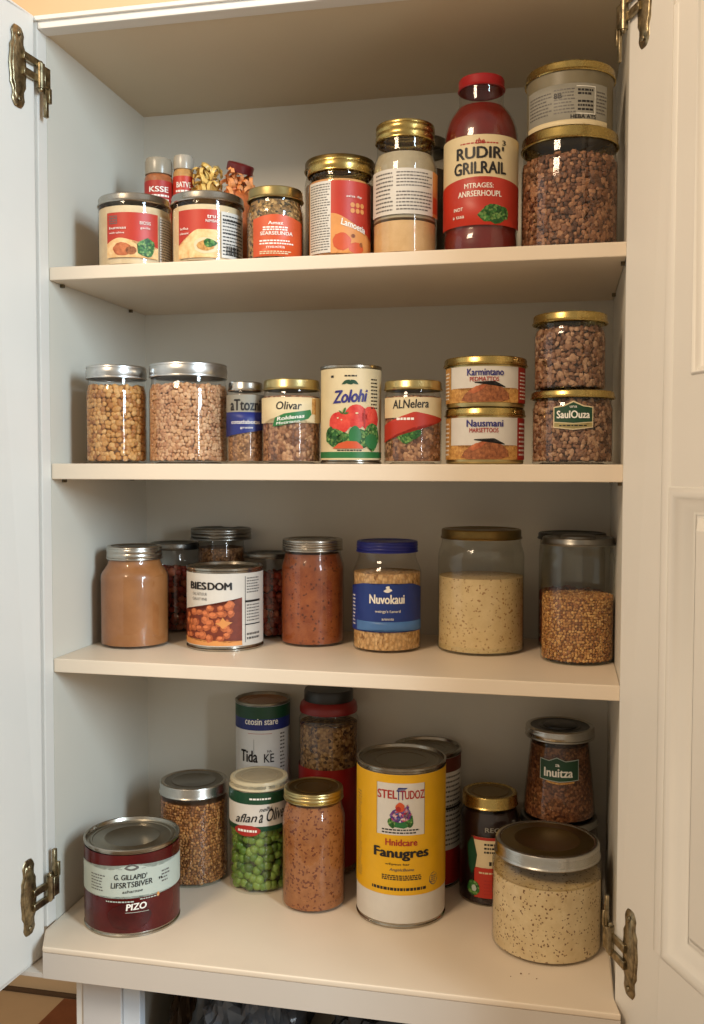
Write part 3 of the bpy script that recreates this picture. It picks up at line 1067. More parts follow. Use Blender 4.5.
# jars behind the row -----------------------------------------------------
t = spot('storage_jar', 'broad dark-lidded jar mostly hidden behind the orange-labelled jar', 'jar', .2960, .170, Z)
rf = glass_radius(.0425, .040, .11, .127)
glass_body(t, .0425, .040, .11, .127, .137, GLASS_D)
fill_smooth(t, rf, .110, puree('brown_fill', rgb(120, 92, 58), rgb(146, 114, 76), 70))
lid_plain(t, .0431, .1285, .1405, GOLD_DK, PEWTER)
t = spot('storage_jar', 'tall dark jar hidden behind the white-labelled peanut butter jar', 'jar', .3900, .200, Z)
rf = glass_radius(.0340, .030, .135, .152)
glass_body(t, .0340, .030, .135, .152, .166, GLASS_D)
fill_smooth(t, rf, .130, puree('dark_fill', rgb(64, 50, 36), rgb(88, 70, 50), 70))
lid_plain(t, .0330, .1550, .1690, PEWTER)

# peanut butter jar ---------------------------------------------------
t = spot('nut_butter_jar', 'tall gold-lidded jar of pale nut butter with a white text label', 'jar', .3914, .0660, Z)
rf = glass_radius(.0343, .0300, .094, .112)
glass_body(t, .0343, .0300, .094, .112, .137, GLASS)
fill_smooth(t, rf, .0355, puree('nut_butter', rgb(204, 164, 112), rgb(218, 182, 132), 50))
fill_smooth(t, rf, .108, puree('nut_butter_film', rgb(160, 148, 122), rgb(178, 166, 140), 40), 'smeared_rest', .0385)
lid_screw(t, .0321, .1225, .1410, GOLD, GOLD, 2, .0003)
R = .0348
lb = decal('label', t, R, [(PAPER, [rect(-R * 1.32, R * .98, .0415, .0885)], 1), (AMBERL, [rect(R * .98, R * 1.45, .0415, .0885)], 1), (ORANGEL, [rect(R * 1.0, R * 1.4, .045, .062)], 2),
                           (INKG, words(-R * 1.05, -.013, .044, .086, 10, .96, .5), 2), (INKG, words(-.009, R * .92, .069, .086, 5, .92, .5), 2),
                           (INKG, words(-.009, R * .92, .0445, .066, 6, .95, .5), 2)])

# tall red sauce bottle ----------------------------------------------------
t = spot('sauce_bottle', 'tall red sauce bottle with red cap and cream and red label', 'bottle', .4718, .0727, Z)
SP = [(0, .002), (.034, 0), (.0375, .0012), (.0390, .005), (.0390, .0225), (.0383, .0235), (.0383, .025), (.0390, .026), (.0390, .118), (.0386, .126), (.0372, .134),
      (.0345, .142), (.0305, .149), (.0260, .1545), (.0236, .158), (.0232, .161), (.0232, .168)]
def sprof(z):
    for (r0, z0), (r1, z1) in zip(SP[2:], SP[3:]):
        if z0 <= z <= z1:
            return r0 + (r1 - r0) * (z - z0) / max(1e-9, z1 - z0)
    return SP[-1][0]
lathe('glass', SP + [(.0232, .183)], GLASS, t)
fill_smooth(t, lambda z: sprof(max(.002, z)), .1560, puree('tomato_sauce', rgb(96, 12, 8), rgb(116, 20, 12), 40, .35))
lid_plain(t, .0252, .1745, .1866, flat('red_cap', rgb(146, 20, 24), .38, 0, .05))
R = .0394
b0 = -R * 1.45
lb = decal('label', t, R, [(CREAMP, [rect(b0, -b0, .070, .1180)], 1), (REDL, [band(b0, -b0, const(.0265), lambda u: .0715 + .004 * math.cos(u * 34))], 2),
                           (LEAF, [blob(.0155 + dx, .0385 + dz, .0085, .0065, 18, .2) for dx, dz in ((-.009, -.002), (0, .003), (.008, 0), (.001, -.004), (-.004, .002))], 3),
                           (INKR, words(-.022, .024, .1085, .1105, 1, .95, .3), 2), (INKR, words(-.015, .015, .0725, .0752, 1, .95, .3), 3)])
lettering('lettering', lb, R, [("RUDIR'", INK, -.001, .0940, .050, .0120, .035, 0), ('GRILRAIL', INK, -.001, .0785, .056, .0120, .035, 0), ('the', INKR, -.001, .1085, .009, .0055, .03, .2),
                               ('MTRAGES:', INKW, -.002, .0640, .030, .0050, .015, 0), ('ANRSERHOUPL', INKW, -.001, .0555, .046, .0058, .02, 0),
                               ('INOT', INKW, -.024, .0420, .011, .0035, .02, 0), ('a tasa', INKW, -.024, .0345, .014, .003, .01, 0), ('3', INK, .0245, .1075, .004, .005, .02, 0)], 4)

# big jar of brown chunks, with a tub on it -----------------------------------
BROWN1 = [rgb(*c) for c in ((136, 92, 62), (156, 110, 78), (112, 72, 46), (90, 56, 36), (170, 124, 90), (126, 82, 56))]
t = spot('storage_jar', 'big gold-lidded jar of brown dried chunks at the right end of top shelf', 'jar', .5637, .0815, Z)
rf = glass_radius(.0498, .0478, .088, .100)
glass_body(t, .0498, .0478, .088, .100, .117, GLASS)
fill_lumps(t, rf, .094, .0030, BROWN1, rgb(62, 40, 26), sub=2, rough=.26, dense=.78, squash=(.6, 1.35))
lid_plain(t, .0507, .1090, .1214, GOLD, GOLD_DK)
t = spot('tub', 'gold-lidded tub with grey printed label stacked on the big chunk jar', 'tub', .5632, .0815, Z + .1216)
lathe('tub_body', [(0, .001), (.040, .0), (.0435, .0015), (.0440, .004), (.0440, .050), (.0452, .055), (.0452, .060)], flat('grey_tub', rgb(122, 112, 88), .35, 0, .06), t)
lid_plain(t, .0470, .0550, .0652, GOLD, GOLD_DK)
R = .0443
lb = decal('label', t, R, [(PAPER_G, [band(-R * 1.2, R * .98, const(.003), lambda u: .042)], 1), (INKG, words(-R * 1.1, -.018, .012, .036, 7, .95, .5), 2),
                           (INKG, words(-.016, .006, .012, .038, 8, .95, .45), 2), (INK, words(.008, .024, .030, .037, 2, .95, .4) + words(.008, .024, .014, .026, 3, .9, .5), 2),
                           (INKW, [rect(.0065, .0265, .0385, .0392), rect(.0065, .0265, .0115, .0122), rect(.0258, .0265, .012, .039)], 2), (INKG, words(.028, .042, .012, .036, 7, .9, .5), 2),
                           (CREAMP, [band(-R * 1.2, R * .98, const(.0012), const(.0062))], 3)])
lettering('lettering', lb, R, [('HEBA ATS', INK, .014, .0070, .026, .0038, .02, 0), ('8B', INK, -.012, .028, .008, .005, .02, 0)], 4)

# ================================================================== SECOND SHELF
Z = S2
CHICK = [rgb(*c) for c in ((206, 152, 88), (188, 132, 70), (214, 166, 106), (172, 114, 60), (198, 146, 86))]
t = spot('storage_jar', 'silver-lidded jar of chickpeas nearest the left wall on second shelf', 'jar', .0548, .0660, Z)
rf = glass_radius(.0343, .0318, .078, .094)
glass_body(t, .0343, .0318, .078, .094, .108, GLASS)
fill_lumps(t, rf, .086, .0035, CHICK, rgb(112, 74, 40), 'chickpeas', sub=2, rough=.09, dense=.82, squash=(.8, 1.2))
lid_screw(t, .0348, .0968, .1115, SILVER_BR, SILVER, 1, .00025)

PINKY = [rgb(*c) for c in ((204, 160, 120), (192, 144, 106), (214, 172, 134), (180, 130, 94), (198, 152, 114))]
t = spot('storage_jar', 'wide silver-lidded jar of pinkish beans beside the chickpea jar', 'jar', .1393, .0765, Z)
rf = glass_radius(.0448, .0420, .080, .095)
glass_body(t, .0448, .0420, .080, .095, .110, GLASS)
fill_lumps(t, rf, .087, .0027, PINKY, rgb(126, 88, 62), 'beans', sub=2, rough=.12, dense=.80, squash=(.7, 1.25))
lid_screw(t, .0447, .0976, .1132, SILVER_BR, SILVER, 1, .0003)

GRAN = grainy('brown_granules', [(0.0, rgb(96, 62, 38)), (0.5, rgb(146, 104, 68)), (1.0, rgb(186, 142, 100))], 380, .6, .5)
GRAN2 = grainy('dark_granules', [(0.0, rgb(92, 56, 38)), (0.5, rgb(150, 102, 72)), (1.0, rgb(194, 150, 112))], 270, .7, .5)
t = spot('seasoning_jar', 'narrow jar with white and navy label squeezed beside the wide bean jar', 'jar', .2098, .0705, Z)
rf = glass_radius(.0208, .0190, .076, .082)
glass_body(t, .0208, .0190, .076, .082, .089, GLASS)
fill_smooth(t, rf, .077, GRAN)
lid_plain(t, .0203, .0815, .0917, SILVER)
R = .0212
lb = decal('label', t, R, [(PAPER_G, [rect(-R * 1.5, R * 1.5, .056, .0770)], 1), (NAVY, [band(-R * 1.5, R * 1.5, lambda u: .031 + .16 * (u + .01) + .002, const(.0575))], 2)])
lettering('lettering', lb, R, [('aTtozni', INK, 0, .0595, .036, .0120, .03, 0), ('cotatlabotas', INKW, 0, .0445, .034, .0042, .01, 0), ('gratin', INKW, .001, .0385, .014, .003, 0, 0)])

t = spot('seasoning_jar', 'gold-lidded jar with cream label and slanted green ribbon beside the tomato can', 'jar', .2648, .0665, Z)
rf = glass_radius(.0328, .0300, .070, .080)
glass_body(t, .0328, .0300, .070, .080, .090, GLASS)
fill_smooth(t, rf, .074, GRAN2)
lid_plain(t, .0323, .0812, .0927, GOLD_PALE)
R = .0332
lb = decal('label', t, R, [(CREAMP, [band(-R * 1.4, R * 1.4, lambda u: .0485 + .004 * math.cos((u + .006) * 80), const(.0722))], 1),
                           (GREENL, [[(-.022, .0405), (-.019, .0500), (-.008, .0545), (.008, .0568), (.022, .0590), (.0235, .0540), (.019, .0490), (.004, .0450), (-.012, .0415)]], 2),
                           (WHEATP, [rect(.024, .030, .054, .0715)], 2)])
lettering('lettering', lb, R, [('Olivar', INK, -.003, .0590, .028, .0085, .018, .15), ('Roldenas', INKW, -.001, .0485, .030, .0040, .02, .1, .12), ('Metiriano', INKW, -.004, .0438, .026, .003, .01, .1, .12)])

# tall tomato can ----------------------------------------------------------
t = spot('tin_can', 'tall cream food can printed with red tomatoes and a green base stripe', 'can', .3335, .0625, Z)
can_body(t, .0328, .1058, STEEL)
lb = sleeve(t, .0330, .0045, .1015, CREAMP)
R = .0331
def leafp(u, z, l, w, a):
    n = 8
    out = []
    for k in range(n + 1):
        q = k / n
        out.append((q * l, w * math.sin(PI * q)))
    for k in range(n - 1, 0, -1):
        q = k / n
        out.append((q * l, -w * math.sin(PI * q)))
    return [(u + x * math.cos(a) - y * math.sin(a), z + x * math.sin(a) + y * math.cos(a)) for x, y in out]
decal('picture', lb, R, [
    (GREENL, [rect(-R * PI * .98, R * PI * .98, .0065, .0130)], 1),
    (TOMATO, [blob(.006, .0505, .0125, .0125, 26, .03), blob(.0225, .0480, .0120, .0135, 26, .03)], 2),
    (TOMATO, [blob(-.0125, .0440, .0125, .0115, 26, .03)], 4),
    (INKR, [blob(.0145, .049, .0012, .011, 14, .05)], 3),
    (LEAF, [blob(-.018, .0275, .012, .0095, 20, .22), blob(-.006, .0255, .011, .0075, 18, .2), blob(.012, .0275, .010, .009, 18, .2), blob(.024, .0290, .010, .0140, 20, .14), blob(-.024, .0335, .005, .006, 14, .2)], 5),
    (GREENL, [blob(.004, .0300, .0065, .0105, 20, .05), blob(.0235, .0240, .0085, .0080, 18, .06)], 6),
    (LEAF, [leafp(-.0085, .053, .008, .0012, 1.2), leafp(-.0085, .053, .006, .001, 2.4), leafp(-.008, .053, .006, .001, .3)], 6),
    (ORANGEL, [[(-.020, .0165), (-.013, .0220), (-.004, .0245), (.006, .0240), (.012, .0190), (.013, .0165)]], 7),
    (CREAMP, [blob(-.014, .049, .0012, .0008), blob(-.010, .047, .0010, .0007), blob(.006, .054, .0015, .001)], 7),
    (DKGREEN, [leafp(-.010, .0845, .010, .0018, .5), leafp(.008, .0845, -.010, .0018, -.5), blob(-.001, .0865, .004, .0022, 14, .1)], 2),
    (INK, words(-.007, .006, .0925, .0945, 1, .95, .2) + words(-.023, -.018, .0915, .0945, 1, .95, .2) + words(.023, .033, .058, .092, 9, .9, .5) + words(-.015, .016, .0138, .0155, 1, .95, .25), 2)])
lettering('lettering', lb, R, [('Zolohi', INKB, -.001, .0655, .038, .0130, .04, .28, .06)])

t = spot('seasoning_jar', 'gold-lidded jar with red swoosh label and green herbs right of the tomato can', 'jar', .4016, .0650, Z)
rf = glass_radius(.0313, .0290, .068, .078)
glass_body(t, .0313, .0290, .068, .078, .087, GLASS)
fill_smooth(t, rf, .072, GRAN2)
lid_plain(t, .0318, .0790, .0892, GOLD_PALE)
R = .0317
lb = decal('label', t, R, [(CREAMP, [rect(-R * 1.25, R * 1.25, .049, .0705)], 1),
                           (REDL, [band(-R * 1.25, R * 1.25, lambda u: .0305 + .40 * (u + .02) if u < .0 else .0385 + .20 * u, lambda u: .0445 + .34 * (u + .030) if u < .002 else .0553 - .18 * (u - .002))], 2),
                           (LEAF, [blob(-.004 + dx, .0315 + dz, .0065, .0055, 16, .25) for dx, dz in ((-.008, -.001), (0, .002), (.006, .001), (-.003, -.004))], 1),
                           (INKW, words(-.018, .002, .046, .0495, 1, .9, .3), 3)])
lettering('lettering', lb, R, [('ALNelera', INK, -.003, .0590, .040, .0090, .02, .1, .03)])

# two stacked tubs ------------------------------------------------------------
def food_tub(label, x, y, z, r, h, rl, lz, title, sub):
    t = spot('tub', label, 'tub', x, y, z, 0, 'stacked meat tubs')
    lathe('tub_body', [(0, .001), (r - .004, 0), (r - .0008, .0008), (r, .003), (r - .0004, .005), (r - .0004, lz + .002)], GOLD_PALE, t)
    lid_plain(t, rl, lz - .001, h, GOLD, GOLD_PALE)
    R = r + .0002
    hh = lz - .003
    lb = decal('label', t, R, [(PAPER, [rect(-R * 1.0, R * .93, .005, hh)], 1), (INKR, [rect(R * .93, R * 1.5, .005, hh)], 1), (WHEATP, [rect(-R * 1.5, -R * 1.02, .005, hh)], 1),
                               (INKW, words(-R * 1.4, -R * 1.1, .008, hh - .004, 8, .9, .5) + words(R * 1.0, R * 1.4, .008, hh - .004, 8, .9, .5), 2),
                               (WHEATP, [band(-R * 1.0, R * .93, const(.005), lambda u: .0135 + .006 * smooth(min(1, abs(u) / .04)) + .0012 * math.sin(u * 900))], 2),
                               (FOODP, [[(-.026, .007), (-.022, .0135), (-.013, .0200), (-.003, .0238), (.008, .0240), (.018, .0205), (.025, .0145), (.0265, .0085), (.018, .0058), (-.016, .0052)]], 3),
                               (CHUNKP, [[(-.018, .0165), (-.009, .0220), (.002, .0232), (-.004, .0175), (-.012, .014)]], 4),
                               (FOODP, [blob(.008, .014, .009, .006)], 5),
                               (INK, [[(-.011, .0250), (.009, .0258), (.021, .0205), (.021, .0214), (.0095, .0270), (-.011, .0260)]], 4)])
    lettering('lettering', lb, R, [(title, INKB, .000, hh - .0095, .038, .0070, .03, 0), (sub, INKR, -.001, hh - .0155, .030, .0045, .02, 0)], 5)
food_tub('lower of the two gold-lidded meat tubs stacked on second shelf', .4784, .0732, Z, .0415, .0589, .0436, .0515, 'Nausmani', 'MARSETTOOS')
food_tub('upper of the two gold-lidded meat tubs stacked on second shelf', .4785, .0732, Z + .0590, .0419, .0530, .0451, .0452, 'Karmintano', 'PEDMATTOS')

# chunk jars at the right -----------------------------------------------------
BROWN2 = [rgb(*c) for c in ((148, 108, 80), (168, 130, 100), (122, 84, 58), (98, 64, 44), (182, 144, 114), (136, 96, 72))]
t = spot('storage_jar', 'gold-lidded chunk jar with green badge label, bottom of the right stack', 'jar', .5699, .0733, Z, 0, 'stacked chunk jars')
rf = glass_radius(.0417, .0400, .056, .066)
glass_body(t, .0417, .0400, .056, .066, .073, GLASS)
fill_lumps(t, rf, .064, .0029, BROWN2, rgb(62, 40, 26), sub=2, rough=.26, dense=.78, squash=(.6, 1.35))
lid_plain(t, .0441, .0685, .0760, GOLD, GOLD_DK)
R = .0421
lb = decal('label', t, R, [(CREAMP, [[(-.0195, .0375), (-.0195, .0585), (-.009, .0600), (.001, .0645), (.011, .0600), (.0215, .0585), (.0215, .0375), (.001, .0350)]], 1),
                           (DKGREEN, [[(-.0183, .0435), (-.0183, .0575), (-.0085, .0588), (.001, .0630), (.0105, .0588), (.0203, .0575), (.0203, .0435), (.001, .0420)]], 2),
                           (GOLD_PALE, [[(-.0183, .0385), (-.0183, .0425), (.001, .0410), (.0203, .0425), (.0203, .0385), (.001, .0362)]], 2), (INK, words(-.013, .015, .0386, .0402, 1, .95, .2), 3)])
lettering('lettering', lb, R, [('SaulOuza', INKW, .001, .0470, .033, .0075, .03, 0), ('una', INKW, .001, .0575, .007, .002, .01, 0)])
t = spot('storage_jar', 'gold-lidded chunk jar without a label, top of the right stack', 'jar', .5665, .0733, Z + .0762, 0, 'stacked chunk jars')
rf = glass_radius(.0369, .0350, .056, .066)
glass_body(t, .0369, .0350, .056, .066, .077, GLASS)
fill_lumps(t, rf, .063, .0031, BROWN2, rgb(62, 40, 26), sub=2, rough=.26, dense=.78, squash=(.6, 1.35))
lid_plain(t, .0394, .0700, .0798, GOLD, GOLD_DK)

# ================================================================== THIRD SHELF
Z = S3
def mason_profile(r, rn, zsh, zn):
    return glass_radius(r, rn, zsh, zn)
t = spot('mason_jar', 'silver-lidded jar of smooth tan puree nearest the left wall on third shelf', 'jar', .0475, .1266, Z)
rf = mason_profile(.0414, .0322, .084, .104)
glass_body(t, .0414, .0322, .084, .104, .118, GLASS)
fill_smooth(t, rf, .105, puree('tan_puree', rgb(146, 92, 48), rgb(164, 108, 62), 30, .4))
lid_screw(t, .0342, .1058, .1220, SILVER, PEWTER, 2)
# raised script pressed in the glass front
lettering('raised_script', t, .0413, [('Mb', GLASS, .002, .050, .018, .020, 0, .3, .2)], 1)

REDC = [rgb(*c) for c in ((150, 56, 38), (172, 80, 56), (122, 42, 30), (182, 104, 74), (136, 62, 44))]
t = spot('storage_jar', 'dark-lidded jar of red pieces behind the tan puree jar', 'jar', .0537, .2390, Z)
rf = glass_radius(.0304, .0295, .090, .105)
glass_body(t, .0304, .0295, .090, .105, .116, GLASS)
fill_lumps(t, rf, .080, .0050, REDC, rgb(60, 22, 16), sub=2, rough=.1)
lid_plain(t, .0333, .1092, .1178, PEWTER, DARKLID)

t = spot('storage_jar', 'tall jar with thick dark lid at the back behind the meat chunk can', 'jar', .1180, .2425, Z)
rf = glass_radius(.0312, .0300, .100, .120)
glass_body(t, .0312, .0300, .100, .120, .135, GLASS_D)
fill_smooth(t, rf, .112, GRAN)
lid_screw(t, .0405, .1228, .1378, PEWTER, DARKLID, 2)

t = spot('tin_can', 'short tin can printed with orange meat chunks and a white nutrition panel', 'can', .1584, .1444, Z)
can_body(t, .0462, .0989, STEEL, STEEL_DK)
lb = sleeve(t, .0464, .0060, .0925, PAPER)
R = .0465
a0, a1 = -R * 1.45, .0205
CHUNKS = []
for row, (zz, zt) in enumerate(((.0175, .06), (.0265, .06), (.0355, .06), (.0440, .06), (.0515, .06), (.0580, .06))):
    for k in range(9):
        uu = -.056 + k * .0098 + (row % 2) * .0048 + random.uniform(-.0026, .0026)
        top = .046 + max(0, uu + .045) * .26
        if uu < a1 - .0072 and zz < top:
            CHUNKS.append((uu, zz + random.uniform(-.0024, .0024), random.uniform(.0036, .0068), random.uniform(.0034, .0056)))
decal('picture', lb, R, [
    (flat('chunk_shade', rgb(112, 44, 24), .5, 0, .2, 150), [[(a0, .0110), (a1, .0110), (a1, .0640), (.012, .0610), (.004, .0560), (-.008, .0555), (-.020, .0530), (-.032, .0490), (a0, .0470)]], 1),
    (AMBERL, [[(a0, .0070), (a1, .0070), (a1, .0125), (.002, .0105), (-.010, .0130), (-.028, .0115), (a0, .0150)]], 2),
    (CHUNKP, [blob(u, z, ru, rz, 7, .16) for u, z, ru, rz in CHUNKS], 3),
    (flat('chunk_lit', rgb(208, 118, 70), .5, 0, .2, 150), [blob(u - ru * .15, z + rz * .25, ru * .58, rz * .5, 11, .16) for u, z, ru, rz in CHUNKS], 4),
    (AMBERL, [[(-.012, .034), (-.0065, .0350), (-.003, .0410), (.001, .0360), (.0085, .0350), (.002, .0310), (-.003, .0275), (-.006, .0310)]], 5),
    (INK, [rect(.0245, .0252, .010, .089)], 1),
    (INKG, words(.027, .049, .068, .088, 6, .97, .5) + words(.027, .049, .034, .056, 6, .97, .5) + words(.027, .049, .012, .022, 2, .97, .5), 1),
    (INK, [rect(.0250, .0500, .0575, .0600), rect(.0250, .0500, .0305, .0318)], 2)])
lettering('lettering', lb, R, [('BIES', INK, -.0355, .0735, .025, .0085, .045, 0), ('DOM', INK, -.0065, .0735, .0280, .0085, .045, 0),
                               ('OAL AETLEUR', INKG, -.0330, .0665, .022, .0032, 0, 0), ('OALOT RNE', INKG, -.0330, .0605, .022, .0032, 0, 0)], 3)

t = spot('storage_jar', 'dark-lidded jar of red pieces right of the meat chunk can', 'jar', .1880, .2300, Z)
rf = glass_radius(.0335, .0325, .085, .100)
glass_body(t, .0335, .0325, .085, .100, .106, GLASS)
fill_lumps(t, rf, .078, .0055, REDC, rgb(60, 22, 16), sub=2, rough=.1)
lid_plain(t, .0342, .1015, .1080, PEWTER, DARKLID)

t = spot('mason_jar', 'silver-lidded mason jar of orange-brown sauce in the middle of third shelf', 'jar', .2581, .1864, Z)
rf = mason_profile(.0392, .0350, .094, .113)
glass_body(t, .0392, .0350, .094, .113, .126, GLASS)
fill_smooth(t, rf, .112, puree('orange_brown', rgb(130, 60, 24), rgb(158, 86, 42), 70, .38, rgb(92, 38, 16), .05, 420))
lid_screw(t, .0379, .1155, .1302, SILVER, PEWTER, 3, .0002)

t = spot('mason_jar', 'jar of pale flaked grain with bright blue lid and blue label', 'jar', .3548, .1719, Z)
rf = mason_profile(.0411, .0345, .092, .113)
glass_body(t, .0411, .0345, .092, .113, .128, GLASS)
fill_smooth(t, rf, .093, grainy('flaked_grain', [(0.0, rgb(190, 144, 88)), (0.5, rgb(212, 170, 114)), (1.0, rgb(226, 190, 138))], 330, .35, .6, .7, rgb(140, 98, 54), 340, 0, .06))
lid_screw(t, .0374, .1172, .1304, flat('blue_lid', rgb(32, 40, 128), .36, 0, .05), None, 2, .0002)
R = .0415
lb = decal('label', t, R, [(BLUE, [band(-R * 1.5, R * 1.3, lambda u: .0262 + .0012 * math.cos(u * 60), lambda u: .0790 - .0030 * math.cos(u * 110) + .0065 * math.exp(-(u / .012) ** 2))], 1),
                           (BLUE2, [band(-R * 1.02, R * 1.3, lambda u: .0272 + .0012 * math.cos(u * 60), lambda u: .0375)], 2),
                           (INKW, words(-R * 1.32, -R * 1.12, .008 + .022, .068, 9, .95, .4), 2),
                           (INKW, [blob(.001, .0745, .0042, .0024, 14, .3), blob(.001, .0780, .0022, .0018, 12, .3)], 2)])
lettering('lettering', lb, R, [('Nuvokaui', INKW, .000, .0590, .042, .0105, .035, 0), ("weirgy's f,anard", INKW, .001, .0475, .030, .0042, .01, 0), ('aninnts', INKW, .001, .0395, .014, .003, .01, 0)], 3)

t = spot('storage_jar', 'large jar of pale flour with specks and a dull gold lid on third shelf', 'jar', .4662, .1895, Z)
rf = glass_radius(.0513, .0470, .112, .132)
glass_body(t, .0513, .0470, .112, .132, .142, GLASS_G)
fill_smooth(t, rf, .0890, puree('pale_meal', rgb(202, 174, 126), rgb(216, 190, 144), 60, .7, rgb(160, 120, 74), .06, 560))
lathe('base_rim', [(.0470, .0004), (.0517, .0028), (.0519, .0075), (.0514, .0095)], GLASS_G, t)
lid_plain(t, .0487, .1340, .1454, GOLD_DK, GOLD_DK)

t = spot('storage_jar', 'dark-lidded jar of red pieces hidden behind the wheat grain jar', 'jar', .5730, .2310, Z)
rf = glass_radius(.0395, .0380, .11, .13)
glass_body(t, .0395, .0380, .11, .13, .137, GLASS_D)
fill_lumps(t, rf, .065, .0050, REDC, rgb(60, 22, 16), sub=2, rough=.1)
lid_plain(t, .0418, .1320, .1400, BLACKLID)

GRAINC = [rgb(*c) for c in ((196, 146, 88), (178, 126, 70), (212, 166, 106), (160, 106, 58), (188, 138, 82), (140, 90, 48))]
t = spot('storage_jar', 'large jar half full of golden grain at right end of third shelf', 'jar', .5790, .1480, Z)
rf = glass_radius(.0404, .0380, .110, .128)
glass_body(t, .0412, .0385, .110, .128, .138, GLASS_G)
fill_lumps(t, rf, .0735, .0020, GRAINC, rgb(128, 84, 46), 'grain', sub=1, rough=.1, dense=.86)
lid = lid_plain(t, .0412, .1318, .1405, PEWTER, PEWTER)
lathe('lid_knob', [(.020, .1390), (.0195, .1410), (.017, .1424), (0, .1428)], PEWTER, lid, 40)

# ================================================================== BOTTOM BOARD
Z = S4
t = spot('tin_can', 'wide squat dark red can with pale grey-green label at the front left', 'can', .0792, .0465, Z)
can_body(t, .0538, .0983, STEEL, STEEL_DK)
CRIM = puree('crimson_can', rgb(66, 10, 12), rgb(86, 16, 16), 22, .25)
lb = sleeve(t, .0540, .0050, .0925, CRIM, 'can_wrap')
R = .0541
PALEG = flat('pale_green_paper', rgb(184, 192, 180), .5, 0, .03)
l2 = decal('label', lb, R, [
    (PALEG, [band(-R * 2.2, R * 2.2, lambda u: .0455 + .0012 * math.cos(u * 40), lambda u: .0755 + .0085 * math.exp(-(u / .016) ** 2) - .0015 * math.cos(u * 50))], 1),
    (INKG, [blob(-.001, .0790, .0075, .0034, 18, .2)], 2), (PALEG, [blob(-.001, .0790, .0040, .0014, 14, .3)], 3),
    (INKG, words(-.052, -.030, .050, .070, 6, .8, .6) + words(.034, .046, .055, .070, 4, .8, .55), 2),
    (INKG, [rect(-.0155, -.011, .0770, .0774), rect(.010, .0145, .0770, .0774)], 2),
    (puree('dark_fruit', rgb(52, 8, 10), rgb(76, 14, 14), 60, .35), [blob(-.004, .0235, .024, .0145, 24, .06)], 2),
    (PALEG, words(-.030, .002, .0398, .0416, 1, .95, .2) + words(.008, .030, .0420, .0434, 1, .95, .2) + [rect(-.008, .018, .0282, .0287)], 3),
    (AMBERL, [blob(.029, .0440, .0016, .0026, 12, .1)], 3)])
lettering('lettering', lb, R, [("G. GILLAPID'", INK, -.002, .0655, .036, .0060, .02, .1), ('LIFSRTSBIVER', INK, -.001, .0570, .046, .0062, .015, .1, .06),
                               ('asharnee', INK, 0, .0510, .022, .0032, .01, .1, .06), ('PIZO', INKW, .004, .0315, .022, .0072, .035, .1, .05), (",,", INK, .032, .060, .004, .003, .02, 0)], 4)

GRAIN2 = [rgb(*c) for c in ((182, 126, 72), (166, 110, 60), (198, 144, 88), (146, 92, 50), (176, 120, 68), (128, 80, 44))]
t = spot('storage_jar', 'silver-lidded jar of brown grain behind the squat red can', 'jar', .1067, .1698, Z)
rf = glass_radius(.0428, .0418, .106, .116)
glass_body(t, .0428, .0418, .106, .116, .121, GLASS_G)
fill_lumps(t, rf, .103, .0021, GRAIN2, rgb(112, 70, 38), 'grain', sub=1, rough=.1, dense=.88, top=False)
lid_plain(t, .0440, .1105, .1242, SILVER, PEWTER)

t = spot('vegetable_jar', 'jar of green peas with cream lid and green and white label', 'jar', .1954, .1640, Z)
rf = glass_radius(.0368, .0360, .115, .122)
glass_body(t, .0368, .0360, .115, .122, .134, GLASS)
PEA = [rgb(*c) for c in ((96, 124, 48), (78, 108, 38), (116, 142, 64), (66, 92, 34), (106, 130, 54))]
lathe('brine', [(0, .004), (.029, .004), (.030, .008), (.030, .088), (0, .088)], flat('brine', rgb(40, 58, 26), .3), t)
pea_me = []
for c in PEA:
    bm = bmesh.new()
    bmesh.ops.create_icosphere(bm, subdivisions=2, radius=.0064)
    for v in bm.verts:
        v.co *= 1 + random.uniform(-.03, .03)
    me = bpy.data.meshes.new('pea')
    bm.to_mesh(me)
    bm.free()
    me.materials.append(puree('pea_skin_%d' % PEA.index(c), c, tuple(min(1, q * 1.25) for q in c[:3]) + (1,), 120, .38))
    for p in me.polygons:
        p.use_smooth = True
    pea_me.append(me)
for row in range(7):
    n = 13
    for i in range(n):
        a = -1.75 + 3.5 * (i + (row % 2) * .5) / n + random.uniform(-.09, .09)
        o = bpy.data.objects.new('pea', random.choice(pea_me))
        COL.objects.link(o)
        o.parent = t
        rr = .0288 + random.uniform(-.001, .0004)
        o.location = (rr * math.sin(a), -rr * math.cos(a), .0085 + row * .0112 + random.uniform(-.0032, .0032))
        o.rotation_euler = (random.uniform(0, 6), random.uniform(0, 6), 0)
lid_plain(t, .0372, .1270, .1380, flat('cream_lid', rgb(196, 184, 152), .4), flat('cream_lid_disc', rgb(168, 156, 128), .45))
R = .0372
lb = decal('label', t, R, [(DKGREEN, [rect(-R * 1.5, R * 1.5, .1120, .1262)], 1), (PAPER, [rect(-R * 1.5, R * 1.5, .0850, .1122)], 1), (DKGREEN, [rect(-R * 1.5, R * 1.5, .0790, .0852)], 1),
                           (INKR, [blob(-.016, .0795, .0175, .0068, 22, .05)], 2), (INKW, words(-.028, -.003, .0775, .0815, 1, .95, .3) + words(-.012, .016, .1175, .1205, 1, .95, .3), 3)])
lettering('lettering', lb, R, [('aflan', INK, -.0170, .0900, .029, .0105, .012, .35, .1), ('a Olive', INK, .0165, .0915, .034, .0150, .012, .35, .1), ('nelhi', INK, .0080, .1040, .016, .0052, .01, .35, .1)], 4)

